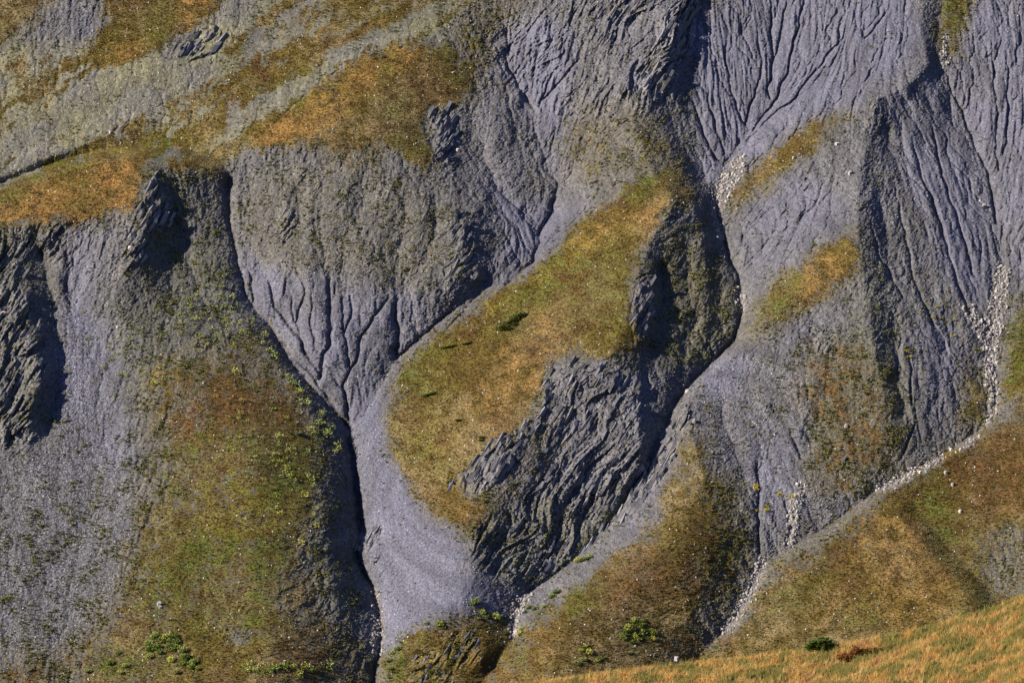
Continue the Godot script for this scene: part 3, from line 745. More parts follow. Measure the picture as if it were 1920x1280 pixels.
func colour_ground() -> void:
	tint.resize(NX * NY)
	klass.resize(NX * NY)
	var warp_u := noise(31, 0.10, 4)
	var warp_v := noise(32, 0.10, 4)
	var patch := noise(33, 0.045, 4)
	var speck := noise(34, 0.6, 3)
	var grain := noise(35, 1.7, 1)
	var streak := noise(36, 0.10, 3)
	var hue := noise(37, 0.03, 3)
	var M := {}
	for n in ["grass", "orange", "brown", "green", "yellow", "blue", "moss", "scree", "stone", "streak", "rock"]:
		M[n] = masks[n]
	var m_grass: PackedFloat32Array = masks.grass
	var m_orange: PackedFloat32Array = masks.orange
	var m_brown: PackedFloat32Array = masks.brown
	var m_green: PackedFloat32Array = masks.green
	var m_yellow: PackedFloat32Array = masks.yellow
	var m_blue: PackedFloat32Array = masks.blue
	var m_moss: PackedFloat32Array = masks.moss
	var m_scree: PackedFloat32Array = masks.scree
	var m_stone: PackedFloat32Array = masks.stone
	var m_streak: PackedFloat32Array = masks.streak
	var m_rock: PackedFloat32Array = masks.rock
	var patch2 := noise(38, 0.16, 3)
	var SHALE_BLUE := Vector3(0.108, 0.110, 0.150)
	var SHALE := Vector3(0.098, 0.097, 0.107)
	var MOSSY := Vector3(0.080, 0.080, 0.055)
	var PALE := Vector3(0.16, 0.152, 0.155)
	var ORANGE := Vector3(0.27, 0.158, 0.054)
	var OLIVE := Vector3(0.125, 0.096, 0.024)
	var BROWN := Vector3(0.125, 0.066, 0.026)
	var GREEN := Vector3(0.088, 0.098, 0.020)
	var YELLOW := Vector3(0.21, 0.155, 0.026)
	var STRAW := Vector3(0.21, 0.16, 0.082)
	var DARK := Vector3(0.055, 0.05, 0.018)
	for j in NY:
		for i in NX:
			var k := j * NX + i
			var u := U0 + i * STEP
			var v := V0 + j * STEP
			var wi := clampi(i + int(warp_u.get_noise_2d(u, v) * 10.0), 0, NX - 1)
			var wj := clampi(j + int(warp_v.get_noise_2d(u, v) * 10.0), 0, NY - 1)
			var w := wj * NX + wi
			var s1 := speck.get_noise_2d(u, v)
			var g1 := grain.get_noise_2d(u, v)
			var p1 := patch.get_noise_2d(u, v * 0.8)
			var sp := m_streak[w]
			var g := m_grass[w]
			var st := 0.0
			if sp > 0.05:
				st = streak.get_noise_2d((v * 0.84 - u * 0.53) * 1.5 + p1 * 9.0, (u * 0.84 + v * 0.53) * 0.07)
				g += sp * st * 0.6
			var run := streak.get_noise_2d(fall[k] * 4.0, v * 0.5)
			var cover := g + run * 0.22 + p1 * 0.30 + (s1 * 0.42 + g1 * 0.2) * (1.0 - 0.5 * sp) + patch2.get_noise_2d(v, u) * 0.28 - m_rock[w] * 0.35
			var is_grass := cover > 0.5 and g > 0.06
			var c: Vector3
			if is_grass:
				var p2 := patch2.get_noise_2d(u, v * 1.3)
				var h1 := hue.get_noise_2d(u, v)
				c = OLIVE.lerp(STRAW, clampf(0.34 + h1 * 1.3 + p2 * 0.8, 0.0, 0.85))
				c = c.lerp(BROWN, clampf(m_brown[w] * (0.75 + p1 + p2 * 0.6) + maxf(0.0, -p1) * 1.1 + maxf(0.0, -p2) * 0.5, 0.0, 1.0))
				c = c.lerp(ORANGE, clampf(m_orange[w] * (0.75 + s1 * 0.8 + p1 * 0.7 + p2 * 1.1), 0.0, 1.0))
				c = c.lerp(YELLOW, clampf(m_yellow[w] * (0.6 + s1 + p2), 0.0, 1.0))
				c = c.lerp(GREEN, clampf(m_green[w] * (0.7 + s1 * 1.2 + p2) + maxf(0.0, hue.get_noise_2d(v, u) + p2 * 0.5 - 0.1) * 1.1, 0.0, 1.0))
				c = c.lerp(DARK, clampf((s1 - 0.18 - p2 * 0.3) * 1.6, 0.0, 0.75))
				var edge := smoothstep(0.45, 0.72, cover)
				c = Vector3(0.112, 0.106, 0.085).lerp(c, 0.5 + 0.5 * edge)
				c *= 0.84 * (1.0 + s1 * 0.4 + g1 * 0.3 + p2 * 0.3)
			else:
				c = SHALE.lerp(SHALE_BLUE, clampf(m_blue[w] + p1 * 0.5, 0.0, 1.0))
				c = c.lerp(MOSSY, clampf(m_moss[w] * (0.55 + s1 * 0.9 + p1 * 0.5) + g * 0.3, 0.0, 0.9))
				c = c.lerp(OLIVE, clampf(g * 0.75 * (0.8 + s1), 0.0, 0.6))
				if sp > 0.05:
					c = c.lerp(Vector3(0.135, 0.133, 0.118).lerp(Vector3(0.175, 0.168, 0.105), clampf(0.5 + p1 * 1.6, 0.0, 1.0)), sp * 0.85)
					c *= 1.0 + st * 0.35
				var sc := maxf(m_scree[w], 0.15)
				c *= 1.0 + g1 * (0.3 + 0.6 * sc) * (1.0 - 0.5 * sp) + s1 * (0.5 - 0.3 * m_blue[w])
				if m_stone[k] > 0.35 + s1 * 0.4:
					c = PALE * (0.8 + g1 * 0.5)
				c *= 1.0 + run * 0.35
				c *= 1.0 + 0.15 * m_rock[w]
			tint[k] = Color(maxf(c.x, 0.01), maxf(c.y, 0.01), maxf(c.z, 0.01))
			klass[k] = 1 if is_grass else 0


func material(rough: float, sd: int, scale: float, depth: float) -> StandardMaterial3D:
	var n := noise(sd, 0.02, 5)
	var img := n.get_seamless_image(512, 512)
	img.convert(Image.FORMAT_RGBA8)
	var bump: Image = img.duplicate()
	bump.bump_map_to_normal_map(depth)
	var lights := Image.create(512, 512, false, Image.FORMAT_RGB8)
	for y in 512:
		for x in 512:
			var a := 0.72 + 0.28 * img.get_pixel(x, y).r
			lights.set_pixel(x, y, Color(a, a, a))
	var m := StandardMaterial3D.new()
	m.vertex_color_use_as_albedo = true
	m.albedo_texture = ImageTexture.create_from_image(lights)
	m.normal_enabled = true
	m.normal_texture = ImageTexture.create_from_image(bump)
	m.normal_scale = 0.7
	m.uv1_triplanar = true
	m.uv1_world_triplanar = true
	m.uv1_scale = Vector3.ONE * scale
	m.roughness = rough
	m.metallic_specular = 0.25
	return m


func build_ground() -> void:
	# outcrops own the quads inside their outlines
	var outs := outcrops()
	var ragged := noise(41, 0.2, 3)
	var shift := PackedInt32Array()
	for n in outs.size():
		var shape := PackedVector2Array()
		var lo := Vector2(1e9, 1e9)
		var hi := -lo
		for q in range(0, outs[n].pts.size(), 2):
			var p := (uv_of(outs[n].pts[q], outs[n].pts[q + 1], 3.0) - Vector2(U0, V0)) / STEP
			shape.append(p)
			lo = lo.min(p)
			hi = hi.max(p)
		for j in range(clampi(int(lo.y) - 4, 0, NY - 2), clampi(int(hi.y) + 4, 0, NY - 2)):
			for i in range(clampi(int(lo.x) - 4, 0, NX - 2), clampi(int(hi.x) + 4, 0, NX - 2)):
				if klass[j * NX + i] < 2:
					var w := Vector2(i + ragged.get_noise_2d(i * STEP, j * STEP) * 7.0, j + ragged.get_noise_2d(j * STEP, i * STEP) * 7.0)
					if Geometry2D.is_point_in_polygon(w, shape):
						klass[j * NX + i] = 2 + n
	var buckets: Array[PackedInt32Array] = []
	for n in outs.size() + 2:
		buckets.append(PackedInt32Array())
	for j in NY - 1:
		for i in NX - 1:
			var k := j * NX + i
			buckets[klass[k]].append(k)
	var shale := material(0.92, 51, 0.11, 14.0)
	var turf := material(1.0, 52, 0.16, 18.0)
	var remap := PackedInt32Array()
	remap.resize(NX * NY)
	for n in buckets.size():
		remap.fill(-1)
		var pos := PackedVector3Array()
		var nor := PackedVector3Array()
		var col := PackedColorArray()
		var idx := PackedInt32Array()
		for q in buckets[n]:
			for k in [q, q + NX, q + NX + 1, q, q + NX + 1, q + 1]:
				var at := remap[k]
				if at < 0:
					at = pos.size()
					remap[k] = at
					var i: int = k % NX
					var j: int = k / NX
					pos.append(Vector3(U0 + (i + 0.5) * STEP, V0 + (j + 0.5) * STEP, -TILT * (V0 + (j + 0.5) * STEP) + relief[k]))
					var l := relief[k - 1] if i > 0 else relief[k]
					var r := relief[k + 1] if i < NX - 1 else relief[k]
					var dn := relief[k - NX] if j > 0 else relief[k]
					var up := relief[k + NX] if j < NY - 1 else relief[k]
					nor.append(Vector3((l - r) / (2.0 * STEP), TILT + (dn - up) / (2.0 * STEP), 1.0).normalized())
					col.append(tint[k])
				idx.append(at)
		if pos.is_empty():
			continue
		var arr := []
		arr.resize(Mesh.ARRAY_MAX)
		arr[Mesh.ARRAY_VERTEX] = pos
		arr[Mesh.ARRAY_NORMAL] = nor
		arr[Mesh.ARRAY_COLOR] = col
		arr[Mesh.ARRAY_INDEX] = idx
		var mesh := ArrayMesh.new()
		mesh.add_surface_from_arrays(Mesh.PRIMITIVE_TRIANGLES, arr)
		mesh.surface_set_material(0, turf if n == 1 else shale)
		var o := MeshInstance3D.new()
		o.mesh = mesh
		if n == 0:
			o.name = "shale_hillside"
			tag(o, "bare blue grey shale hillside cut by rills and gullies", "", "", "structure")
		elif n == 1:
			o.name = "mountain_grass"
			tag(o, "orange and olive mountain grass covering the ridges and spurs", "grass", "", "stuff")
		else:
			var base := Node3D.new()
			base.name = numbered("rock_outcrop")
			base.position = pos[0]
			tag(base, outs[n - 2].look, "rock outcrop", "rock outcrops in the shale hillside")
			add_child(base, true)
			out_names[n - 2] = base
			o.name = "rock_face"
			o.position = -pos[0]
			base.add_child(o, true)
			continue
		add_child(o, true)


# ---------------------------------------------------------------- loose stones, tufts
func in_view(p: Vector3, margin: float) -> bool:
	var f := 1.0 / (DIST - p.z)
	return absf(p.x) * f < (150.0 + margin) / DIST and absf(p.y) * f < (100.0 + margin) / DIST


func stone_mesh(sd: int, flat: float) -> ArrayMesh:
	# an angular flake: a cube cut down by random planes, as a convex ring of facets
	var r := RandomNumberGenerator.new()
	r.seed = sd
	var top := []
	var low := []
	var n := 6
	for q in n:
		var a := TAU * (q + r.randf_range(-0.3, 0.3)) / n
		var e := r.randf_range(0.36, 0.56)
		top.append(Vector3(cos(a) * e * 0.72, flat * r.randf_range(0.32, 0.5), sin(a) * e * 0.72))
		low.append(Vector3(cos(a) * e, -flat * r.randf_range(0.25, 0.5), sin(a) * e))
	var st := SurfaceTool.new()
	st.begin(Mesh.PRIMITIVE_TRIANGLES)
	st.set_smooth_group(-1)
	st.set_color(Color.WHITE)
	for q in n:
		var w := (q + 1) % n
		for p in [top[q], top[w], low[q], top[w], low[w], low[q]]:
			st.add_vertex(p)
		for p in [Vector3(0, flat * 0.5, 0), top[w], top[q]]:
			st.add_vertex(p)
	st.generate_normals()
	return st.commit()


func tuft_mesh(sd: int, blades: int, spread: float, wide: float) -> ArrayMesh:
	var r := RandomNumberGenerator.new()
	r.seed = sd
	var st := SurfaceTool.new()
	st.begin(Mesh.PRIMITIVE_TRIANGLES)
	st.set_smooth_group(-1)
	st.set_color(Color.WHITE)
	for q in blades:
		var a := TAU * (q + r.randf() * 0.8) / blades
		var out := Vector3(cos(a), 0, sin(a))
		var side := Vector3(-out.z, 0, out.x) * wide * r.randf_range(0.7, 1.2)
		var root := out * spread * r.randf_range(0.05, 0.5)
		var h := r.randf_range(0.6, 1.0)
		var knee := root + out * spread * r.randf_range(0.15, 0.35) + Vector3(0, h * 0.6, 0)
		var tip := root + out * spread * r.randf_range(0.4, 0.9) + Vector3(0, h, 0)
		for p in [root - side, knee - side * 0.8, root + side, root + side, knee - side * 0.8, knee + side * 0.8, knee - side * 0.8, tip, knee + side * 0.8]:
			st.add_vertex(p)
	st.generate_normals()
	return st.commit()


func scatter(called: String, label: String, category: String, mesh: Mesh, mat: Material, places: Array[Transform3D], colours: PackedColorArray) -> void:
	mesh.surface_set_material(0, mat)
	var mm := MultiMesh.new()
	mm.transform_format = MultiMesh.TRANSFORM_3D
	mm.use_colors = true
	mm.mesh = mesh
	mm.instance_count = places.size()
	for q in places.size():
		mm.set_instance_transform(q, places[q])
		mm.set_instance_color(q, colours[q])
	var o := MultiMeshInstance3D.new()
	o.multimesh = mm
	o.name = called
	tag(o, label, category, "", "stuff")
	add_child(o, true)


func plain(rough: float) -> StandardMaterial3D:
	var m := StandardMaterial3D.new()
	m.vertex_color_use_as_albedo = true
	m.roughness = rough
	m.metallic_specular = 0.25
	return m


func scatter_ground() -> void:
	var stone_mat := plain(0.9)
	var leaf_mat := plain(0.9)
	leaf_mat.backlight = Color(0.25, 0.25, 0.25)
	leaf_mat.cull_mode = BaseMaterial3D.CULL_DISABLED
	var m_scree: PackedFloat32Array = masks.scree
	var m_stone: PackedFloat32Array = masks.stone
	var m_grass: PackedFloat32Array = masks.grass
	var m_blue: PackedFloat32Array = masks.blue
	var m_moss: PackedFloat32Array = masks.moss
	var m_fleck: PackedFloat32Array = masks.fleck
	var m_streak: PackedFloat32Array = masks.streak
	var chips: Array[Transform3D] = []
	var chip_col := PackedColorArray()
	var pale: Array[Transform3D] = []
	var pale_col := PackedColorArray()
	var grass: Array[Transform3D] = []
	var grass_col := PackedColorArray()
	var sparse: Array[Transform3D] = []
	var sparse_col := PackedColorArray()
	var clump := noise(61, 0.12, 3)
	for q in 760000:
		var p := Vector2(rng.randf_range(-170.0, 170.0), rng.randf_range(-98.0, 116.0))
		var k := cell_of(p)
		var dice := rng.randf()
		var at := point_at(p)
		if not in_view(at, 4.0):
			continue
		var t := tint[k]
		var turn := Basis(Vector3.UP, rng.randf() * TAU)
		if klass[k] == 1:
			if dice < 0.62:
				var h := rng.randf_range(0.16, 0.42)
				var g := rng.randf_range(0.8, 1.35)
				grass.append(Transform3D(turn.scaled(Vector3(rng.randf_range(0.3, 0.6), h, rng.randf_range(0.3, 0.6))), at))
				grass_col.append(Color(t.r * g, t.g * g, t.b * g))
			elif dice < 0.636:
				var e := 0.15 + 0.55 * pow(rng.randf(), 2.0)
				pale.append(Transform3D((Basis(Vector3(1, 0, 0), rng.randf_range(0.2, 0.8)) * turn).scaled(Vector3.ONE * e), at))
				var b := rng.randf_range(0.15, 0.4)
				pale_col.append(Color(b, b * 0.97, b * 0.95))
			continue
		if m_stone[k] > 0.1 and m_stone[k] > 0.3 + clump.get_noise_2d(p.y * 4.0, p.x * 4.0) * 0.5:
			if dice < 0.9:
				var e := 0.2 + 1.0 * pow(rng.randf(), 4.0)
				var b := 0.08 + 0.24 * rng.randf()
				pale.append(Transform3D((Basis(Vector3(1, 0, 0), rng.randf_range(0.0, 0.9)) * turn).scaled(Vector3(e, e * rng.randf_range(0.6, 1.1), e)), at + Vector3(0, e * 0.2, 0)))
				pale_col.append(Color(b, b * rng.randf_range(0.93, 0.98), b * rng.randf_range(0.9, 1.02)))
			continue
		var c := clump.get_noise_2d(p.x, p.y)
		if dice < 0.26 + 0.5 * m_scree[k] - 0.16 * m_blue[k]:
			var e := 0.13 + 0.42 * pow(rng.randf(), 2.5)
			var b := 0.7 + 1.7 * pow(rng.randf(), 2.0)
			chips.append(Transform3D((Basis(Vector3(1, 0, 0), rng.randf_range(0.2, 1.0)) * turn).scaled(Vector3(e, e * rng.randf_range(0.5, 1.0), e)), at))
			chip_col.append(Color(t.r * b, t.g * b, t.b * b))
		elif dice > 1.0 - (0.02 + 0.10 * m_moss[k] + 0.22 * m_grass[k] + 0.03 * m_scree[k] + 0.13 * m_fleck[k]) * clampf(0.6 + c * 2.2, 0.0, 2.0) * (1.0 - 0.7 * m_blue[k]) * (1.0 - 0.7 * m_streak[k]):
			var h := rng.randf_range(0.2, 0.5) * (1.0 + maxf(c, 0.0))
			var w := rng.randf_range(0.45, 1.15)
			var y := rng.randf()
			sparse.append(Transform3D(turn.scaled(Vector3(w, h, w)), at))
			sparse_col.append(Color(lerpf(0.055, 0.16, y), lerpf(0.065, 0.15, y), lerpf(0.022, 0.03, y)))
	print("chips %d pale %d grass %d sparse %d" % [chips.size(), pale.size(), grass.size(), sparse.size()])
	scatter("scree_stones", "loose grey shale chips lying all over the bare slopes", "scree", stone_mesh(3, 0.8), stone_mat, chips, chip_col)
	scatter("stream_pebbles", "pale stones filling the narrow stream beds", "stones", stone_mesh(9, 0.9), stone_mat, pale, pale_col)
	scatter("grass_tufts", "short dry tufts all over the grassy ridges", "grass", tuft_mesh(5, 6, 0.8, 0.16), leaf_mat, grass, grass_col)
	scatter("sparse_tufts", "dark green tufts dotted over the bare shale and scree", "grass", tuft_mesh(6, 9, 0.75, 0.14), leaf_mat, sparse, sparse_col)


# ---------------------------------------------------------------- outcrop slabs
func slab_mesh(sd: int) -> ArrayMesh:
	# a broken plate: long in y, thin in x, with chipped corners
	var r := RandomNumberGenerator.new()
	r.seed = sd
	var ring := []
	for q in 7:
		var a := TAU * (q + r.randf_range(-0.25, 0.25)) / 7.0
		ring.append(Vector2(cos(a) * 0.5 * r.randf_range(0.8, 1.1), sin(a) * 0.5 * r.randf_range(0.75, 1.1)))
	var st := SurfaceTool.new()
	st.begin(Mesh.PRIMITIVE_TRIANGLES)
	st.set_smooth_group(-1)
	var lean := r.randf_range(-0.15, 0.15)
	for q in 7:
		var e: Vector2 = ring[q]
		var f: Vector2 = ring[(q + 1) % 7]
		var a := Vector3(-0.5, e.y, e.x)
		var b := Vector3(-0.5, f.y, f.x)
		var c := Vector3(0.5 + lean, e.y * 0.82 + lean, e.x * 0.8)
		var d := Vector3(0.5 + lean, f.y * 0.82 + lean, f.x * 0.8)
		for p in [a, b, c, b, d, c, Vector3(-0.55, 0, 0), b, a, Vector3(0.5 + lean, lean, 0), c, d]:
			st.add_vertex(p)
	st.generate_normals()
	return st.commit()


func add_slabs() -> void:
	var mats := []
	for q in 4:
		var m := material(0.9, 51, 0.3, 14.0)
		m.vertex_color_use_as_albedo = false
		m.albedo_color = [Color(0.45, 0.45, 0.48), Color(0.41, 0.41, 0.43), Color(0.49, 0.49, 0.51), Color(0.44, 0.43, 0.41)][q]
		mats.append(m)
	var meshes := []
	for q in 6:
		meshes.append(slab_mesh(100 + q))
	var outs := outcrops()
	for n in outs.size():
		var node: Node3D = out_names.get(n)
		if node == null:
			continue
		var shape := PackedVector2Array()
		var lo := Vector2(1e9, 1e9)
		var hi := -lo
		for q in range(0, outs[n].pts.size(), 2):
			var p := uv_of(outs[n].pts[q], outs[n].pts[q + 1], 3.0)
			shape.append(p)
			lo = lo.min(p)
			hi = hi.max(p)
		var area := (hi.x - lo.x) * (hi.y - lo.y)
		var want := clampi(int(area / 6.0), 8, 110)
		var made := 0
		for tries in want * 6:
			if made >= want:
				break
			var p := Vector2(rng.randf_range(lo.x, hi.x), rng.randf_range(lo.y, hi.y))
			if not Geometry2D.is_point_in_polygon(p, shape):
				continue
			var o := MeshInstance3D.new()
			o.mesh = meshes[rng.randi() % 6]
			o.material_override = mats[rng.randi() % 4]
			o.name = "block" if made % 4 == 3 else "slab"
			var size := rng.randf_range(0.7, 1.6) * clampf(sqrt(area) / 12.0, 0.7, 1.2)
			var b := Basis(Vector3(0, 0, 1), -0.55 + rng.randf_range(-0.12, 0.12)) * Basis(Vector3(1, 0, 0), -0.6 + rng.randf_range(-0.18, 0.12)) * Basis(Vector3(0, 1, 0), rng.randf_range(-0.35, 0.35))
			o.transform = Transform3D(b.scaled_local((Vector3(0.8, 1.5, 1.1) if made % 4 == 3 else Vector3(0.5, 4.6, 1.3)) * size), point_at(p) - node.position + Vector3(0, 0, -rng.randf_range(0.1, 0.55) * size))
			node.add_child(o, true)
			made += 1


# ---------------------------------------------------------------- plants
func herb_mesh(sd: int, leaves: int, stems: bool) -> ArrayMesh:
	# upright stems carrying leaf pairs, in a low bushy clump about one unit wide and high
	var r := RandomNumberGenerator.new()
	r.seed = sd
	var st := SurfaceTool.new()
	st.begin(Mesh.PRIMITIVE_TRIANGLES)
	st.set_smooth_group(-1)
	for q in leaves:
		var a := r.randf() * TAU
		var e := sqrt(r.randf()) * 0.5
		var root := Vector3(cos(a) * e, 0, sin(a) * e)
		var h := (1.0 - e * e * 2.2) * r.randf_range(0.55, 1.0)
		var n := 5 if stems else 4
		for w in n:
			var y := h * (w + 1.0) / n
			var t := r.randf() * TAU
			var out := Vector3(cos(t), r.randf_range(0.1, 0.7), sin(t)).normalized() * r.randf_range(0.13, 0.25)
			var side := out.cross(Vector3.UP).normalized() * r.randf_range(0.05, 0.09)
			var base := root * (1.0 + 0.3 * y) + Vector3(0, y - 0.08, 0)
			var shade := r.randf_range(0.75, 1.25)
			st.set_color(Color(shade, shade, shade * 0.9))
			for p in [base, base + out * 0.55 + side, base + out, base, base + out, base + out * 0.55 - side]:
				st.add_vertex(p)
	st.generate_normals()
	return st.commit()


func leaf_material(c: Color) -> StandardMaterial3D:
	var m := plain(0.8)
	m.albedo_color = c
	m.backlight = Color(0.35, 0.35, 0.35)
	m.cull_mode = BaseMaterial3D.CULL_DISABLED
	return m


func plants(called: String, what: String, where: String, category: String, group: String, meshes: Array, mats: Array, tones: Array, size: Vector2, spots: Array, tall := 1.0) -> void:
	# the label tells size, tone and how far up its patch a plant stands
	var top := 1e9
	var low := -1e9
	for q in range(0, spots.size(), 2):
		top = minf(top, spots[q + 1])
		low = maxf(low, spots[q + 1])
	for q in range(0, spots.size(), 2):
		var at := point_at(uv_of(spots[q], spots[q + 1]))
		at = point_at(uv_of(spots[q], spots[q + 1], at.z + TILT * at.y))
		var kind := rng.randi() % mats.size()
		var e := rng.randf_range(size.x, size.y)
		var o: Node3D
		var m := MeshInstance3D.new()
		m.mesh = meshes[rng.randi() % meshes.size()]
		m.material_override = mats[kind]
		if category == "flower":
			o = Node3D.new()
			m.name = "leaves"
			o.add_child(m, true)
			var heads := MeshInstance3D.new()
			heads.mesh = flower_heads
			heads.material_override = gold_leaf
			heads.name = "flower_heads"
			o.add_child(heads, true)
		else:
			o = m
		o.name = numbered(called)
		var words := what
		if spots.size() > 2:
			var f: float = (spots[q + 1] - top) / maxf(low - top, 1.0)
			var band: String = ["atop", "high in", "half way down", "low in", "at the foot of"][clampi(int(f * 5.0), 0, 4)]
			var big: String = "small" if e < lerpf(size.x, size.y, 0.35) else ("large" if e > lerpf(size.x, size.y, 0.7) else "middling")
			words = "%s %s %s %s %s" % [big, tones[kind], what, band, where]
		tag(o, words, category, group)
		o.transform = Transform3D(Basis(Vector3.UP, rng.randf() * TAU).scaled(Vector3(e, e * tall * rng.randf_range(0.75, 1.15), e)), at + Vector3(0, -0.12, 0))
		add_child(o, true)


func spread_spots(cx: float, cy: float, rx: float, ry: float, n: int) -> Array:
	var out := []
	for q in n:
		var a := rng.randf() * TAU
		var e := sqrt(rng.randf())
		out.append(cx + cos(a) * e * rx)
		out.append(cy + sin(a) * e * ry)
	return out


func add_plants() -> void:
	var herbs := [herb_mesh(1, 16, true), herb_mesh(2, 20, true), herb_mesh(3, 14, true)]
	var bushes := [herb_mesh(4, 70, true), herb_mesh(5, 80, true)]
	flower_heads = herb_mesh(7, 9, true)
	gold_leaf = leaf_material(Color(0.86, 0.78, 0.10))
	var lime := [leaf_material(Color(0.70, 0.71, 0.38)), leaf_material(Color(0.61, 0.65, 0.34)), leaf_material(Color(0.54, 0.59, 0.34))]
	var green := [leaf_material(Color(0.46, 0.53, 0.27)), leaf_material(Color(0.42, 0.48, 0.25))]
	var dark := [leaf_material(Color(0.33, 0.36, 0.17))]
	var gold := [leaf_material(Color(0.72, 0.66, 0.12)), leaf_material(Color(0.6, 0.6, 0.14))]
	plants("herb_clump", "herb clump", "the belt left of the main gully", "herb", "herbs along the left bank of the main gully", herbs, lime, ["pale lime", "lime green", "dull green"], Vector2(1.7, 2.8), [
		585, 810, 615, 812, 600, 795, 630, 835, 522, 820, 540, 845, 505, 853, 575, 850, 535, 885, 545, 895, 577, 893, 583, 908, 570, 930, 522, 932, 520, 955, 525, 965, 590, 955, 585, 970, 592, 988, 565, 1020,
		418, 520, 435, 560, 445, 575, 470, 600, 472, 610, 452, 625, 495, 630, 493, 645, 438, 650, 505, 660, 513, 672, 530, 705, 543, 710, 545, 720, 555, 725, 560, 735, 580, 745, 570, 757, 600, 780, 595, 795, 605, 775, 450, 777, 440, 700,
		588, 815, 582, 806, 593, 812, 619, 806, 611, 819, 634, 842, 637, 830, 628, 848, 541, 890, 548, 900, 538, 878, 580, 900, 587, 913], 1.1)
	plants("herb_clump", "herb clump", "the slope below the black cliff", "herb", "herbs below the black cliff", herbs, lime, ["pale lime", "lime green", "dull green"], Vector2(1.2, 2.2), [
		167, 633, 165, 648, 220, 635, 225, 625, 243, 637, 193, 690, 195, 698, 255, 655, 230, 660, 262, 695, 285, 705, 215, 740, 240, 735, 215, 750, 290, 720, 235, 770, 345, 590, 420, 605, 400, 640, 450, 605, 350, 565, 340, 530, 385, 520, 205, 655, 180, 590, 155, 585]
		+ spread_spots(390, 600, 60, 70, 40) + spread_spots(270, 690, 70, 50, 16))
	plants("herb_clump", "herb clump", "the left spur's olive grass", "herb", "herbs in the olive grass of the left spur", herbs, lime, ["pale lime", "lime green", "dull green"], Vector2(0.9, 1.7), spread_spots(500, 850, 90, 90, 60) + spread_spots(420, 800, 90, 60, 20))
	plants("sage_bush", "round grey green bush among the herbs left of the main gully", "", "bush", "", bushes, [leaf_material(Color(0.44, 0.5, 0.43))], ["grey green"], Vector2(2.6, 2.7), [557, 815], 0.6)
	plants("bush", "bush", "the thicket low on the left slope", "bush", "bushes in the thicket at the foot of the left slope", bushes, green + lime, ["bright green", "deep green", "pale lime", "lime green", "dull green"], Vector2(1.5, 2.8), spread_spots(305, 1212, 30, 22, 14) + spread_spots(350, 1245, 25, 14, 10) + [295, 1200, 310, 1195, 285, 1215, 315, 1212, 300, 1225, 330, 1205, 340, 1222, 280, 1232, 320, 1240, 345, 1245, 358, 1252, 370, 1255, 220, 1225, 205, 1245, 235, 1250, 225, 1262, 165, 1260, 330, 1262], 0.8)
	plants("herb_clump", "herb clump", "the strip by the main gully's foot", "herb", "herbs along the bottom edge", herbs, lime + green, ["pale lime", "lime green", "dull green", "bright green", "deep green"], Vector2(1.5, 2.5), spread_spots(530, 1256, 80, 10, 24) + [455, 1250, 470, 1245, 485, 1252, 497, 1246, 510, 1255, 522, 1248, 535, 1256, 548, 1252, 560, 1258, 572, 1252, 585, 1260, 600, 1252, 615, 1248, 620, 1258, 500, 1268, 530, 1270, 560, 1272, 10, 1122, 22, 1121, 30, 1124])
	plants("bush", "bush", "the olive patch above the meadow", "bush", "bushes on the olive slope above the foreground meadow", bushes, lime + green, ["pale lime", "lime green", "dull green", "bright green", "deep green"], Vector2(1.3, 2.4), spread_spots(1195, 1185, 34, 20, 16) + [1165, 1190, 1178, 1180, 1190, 1195, 1200, 1175, 1205, 1190, 1215, 1182, 1185, 1205, 1225, 1200, 1205, 1165, 1195, 1168, 1090, 1220, 1098, 1212, 1105, 1225, 1095, 1238, 1120, 1240, 1128, 1236, 1082, 1245, 1180, 1225], 0.8)
	plants("bush", "bush", "the banks at the third gully's end", "bush", "bushes where the third gully ends", bushes, green + lime, ["bright green", "deep green", "pale lime", "lime green", "dull green"], Vector2(1.4, 2.6), [985, 1148, 992, 1140, 1003, 1142, 1012, 1150, 1020, 1138, 1035, 1120, 1043, 1112, 905, 1150, 912, 1158, 898, 1160, 930, 1160, 938, 1165, 885, 1133, 893, 1130, 825, 1172, 833, 1178, 800, 1170, 1095, 1050, 1105, 1045, 1085, 1052, 735, 1225, 730, 1240, 745, 1218, 732, 1255, 690, 1240, 975, 1190, 978, 1180], 0.8)
	plants("dark_bush", "bush", "the long dark clump on the central ridge", "bush", "dark bushes forming one long clump on the central ridge", bushes, dark, ["dark green"], Vector2(2.2, 3.0), [940, 618, 948, 612, 956, 606, 964, 602, 972, 596, 980, 592, 952, 618, 964, 610], 0.7)
	plants("dark_bush", "leafy mat", "the central ridge's pale grass", "bush", "low green mats on the central ridge", bushes, green, ["bright green", "deep green"], Vector2(1.8, 2.6), [832, 652, 842, 650, 852, 647, 872, 645, 880, 643, 803, 740, 812, 738, 797, 743, 860, 788, 902, 825, 905, 820], 0.4)
	plants("yellow_flower_clump", "flowering clump", "the bank of the right-hand stream", "flower", "yellow flowers beside the right-hand stream", herbs, gold, ["golden", "yellow green"], Vector2(1.0, 1.7), [1776, 602, 1790, 600, 1803, 610, 1787, 630, 1870, 675, 1843, 655, 1838, 660, 1700, 660, 1704, 670, 1725, 545, 1758, 575, 1775, 573, 1750, 595, 1860, 750, 1880, 570, 1892, 560, 1770, 565, 1740, 570, 1868, 520, 1790, 585, 1805, 640, 1830, 655, 1815, 675], 0.8)
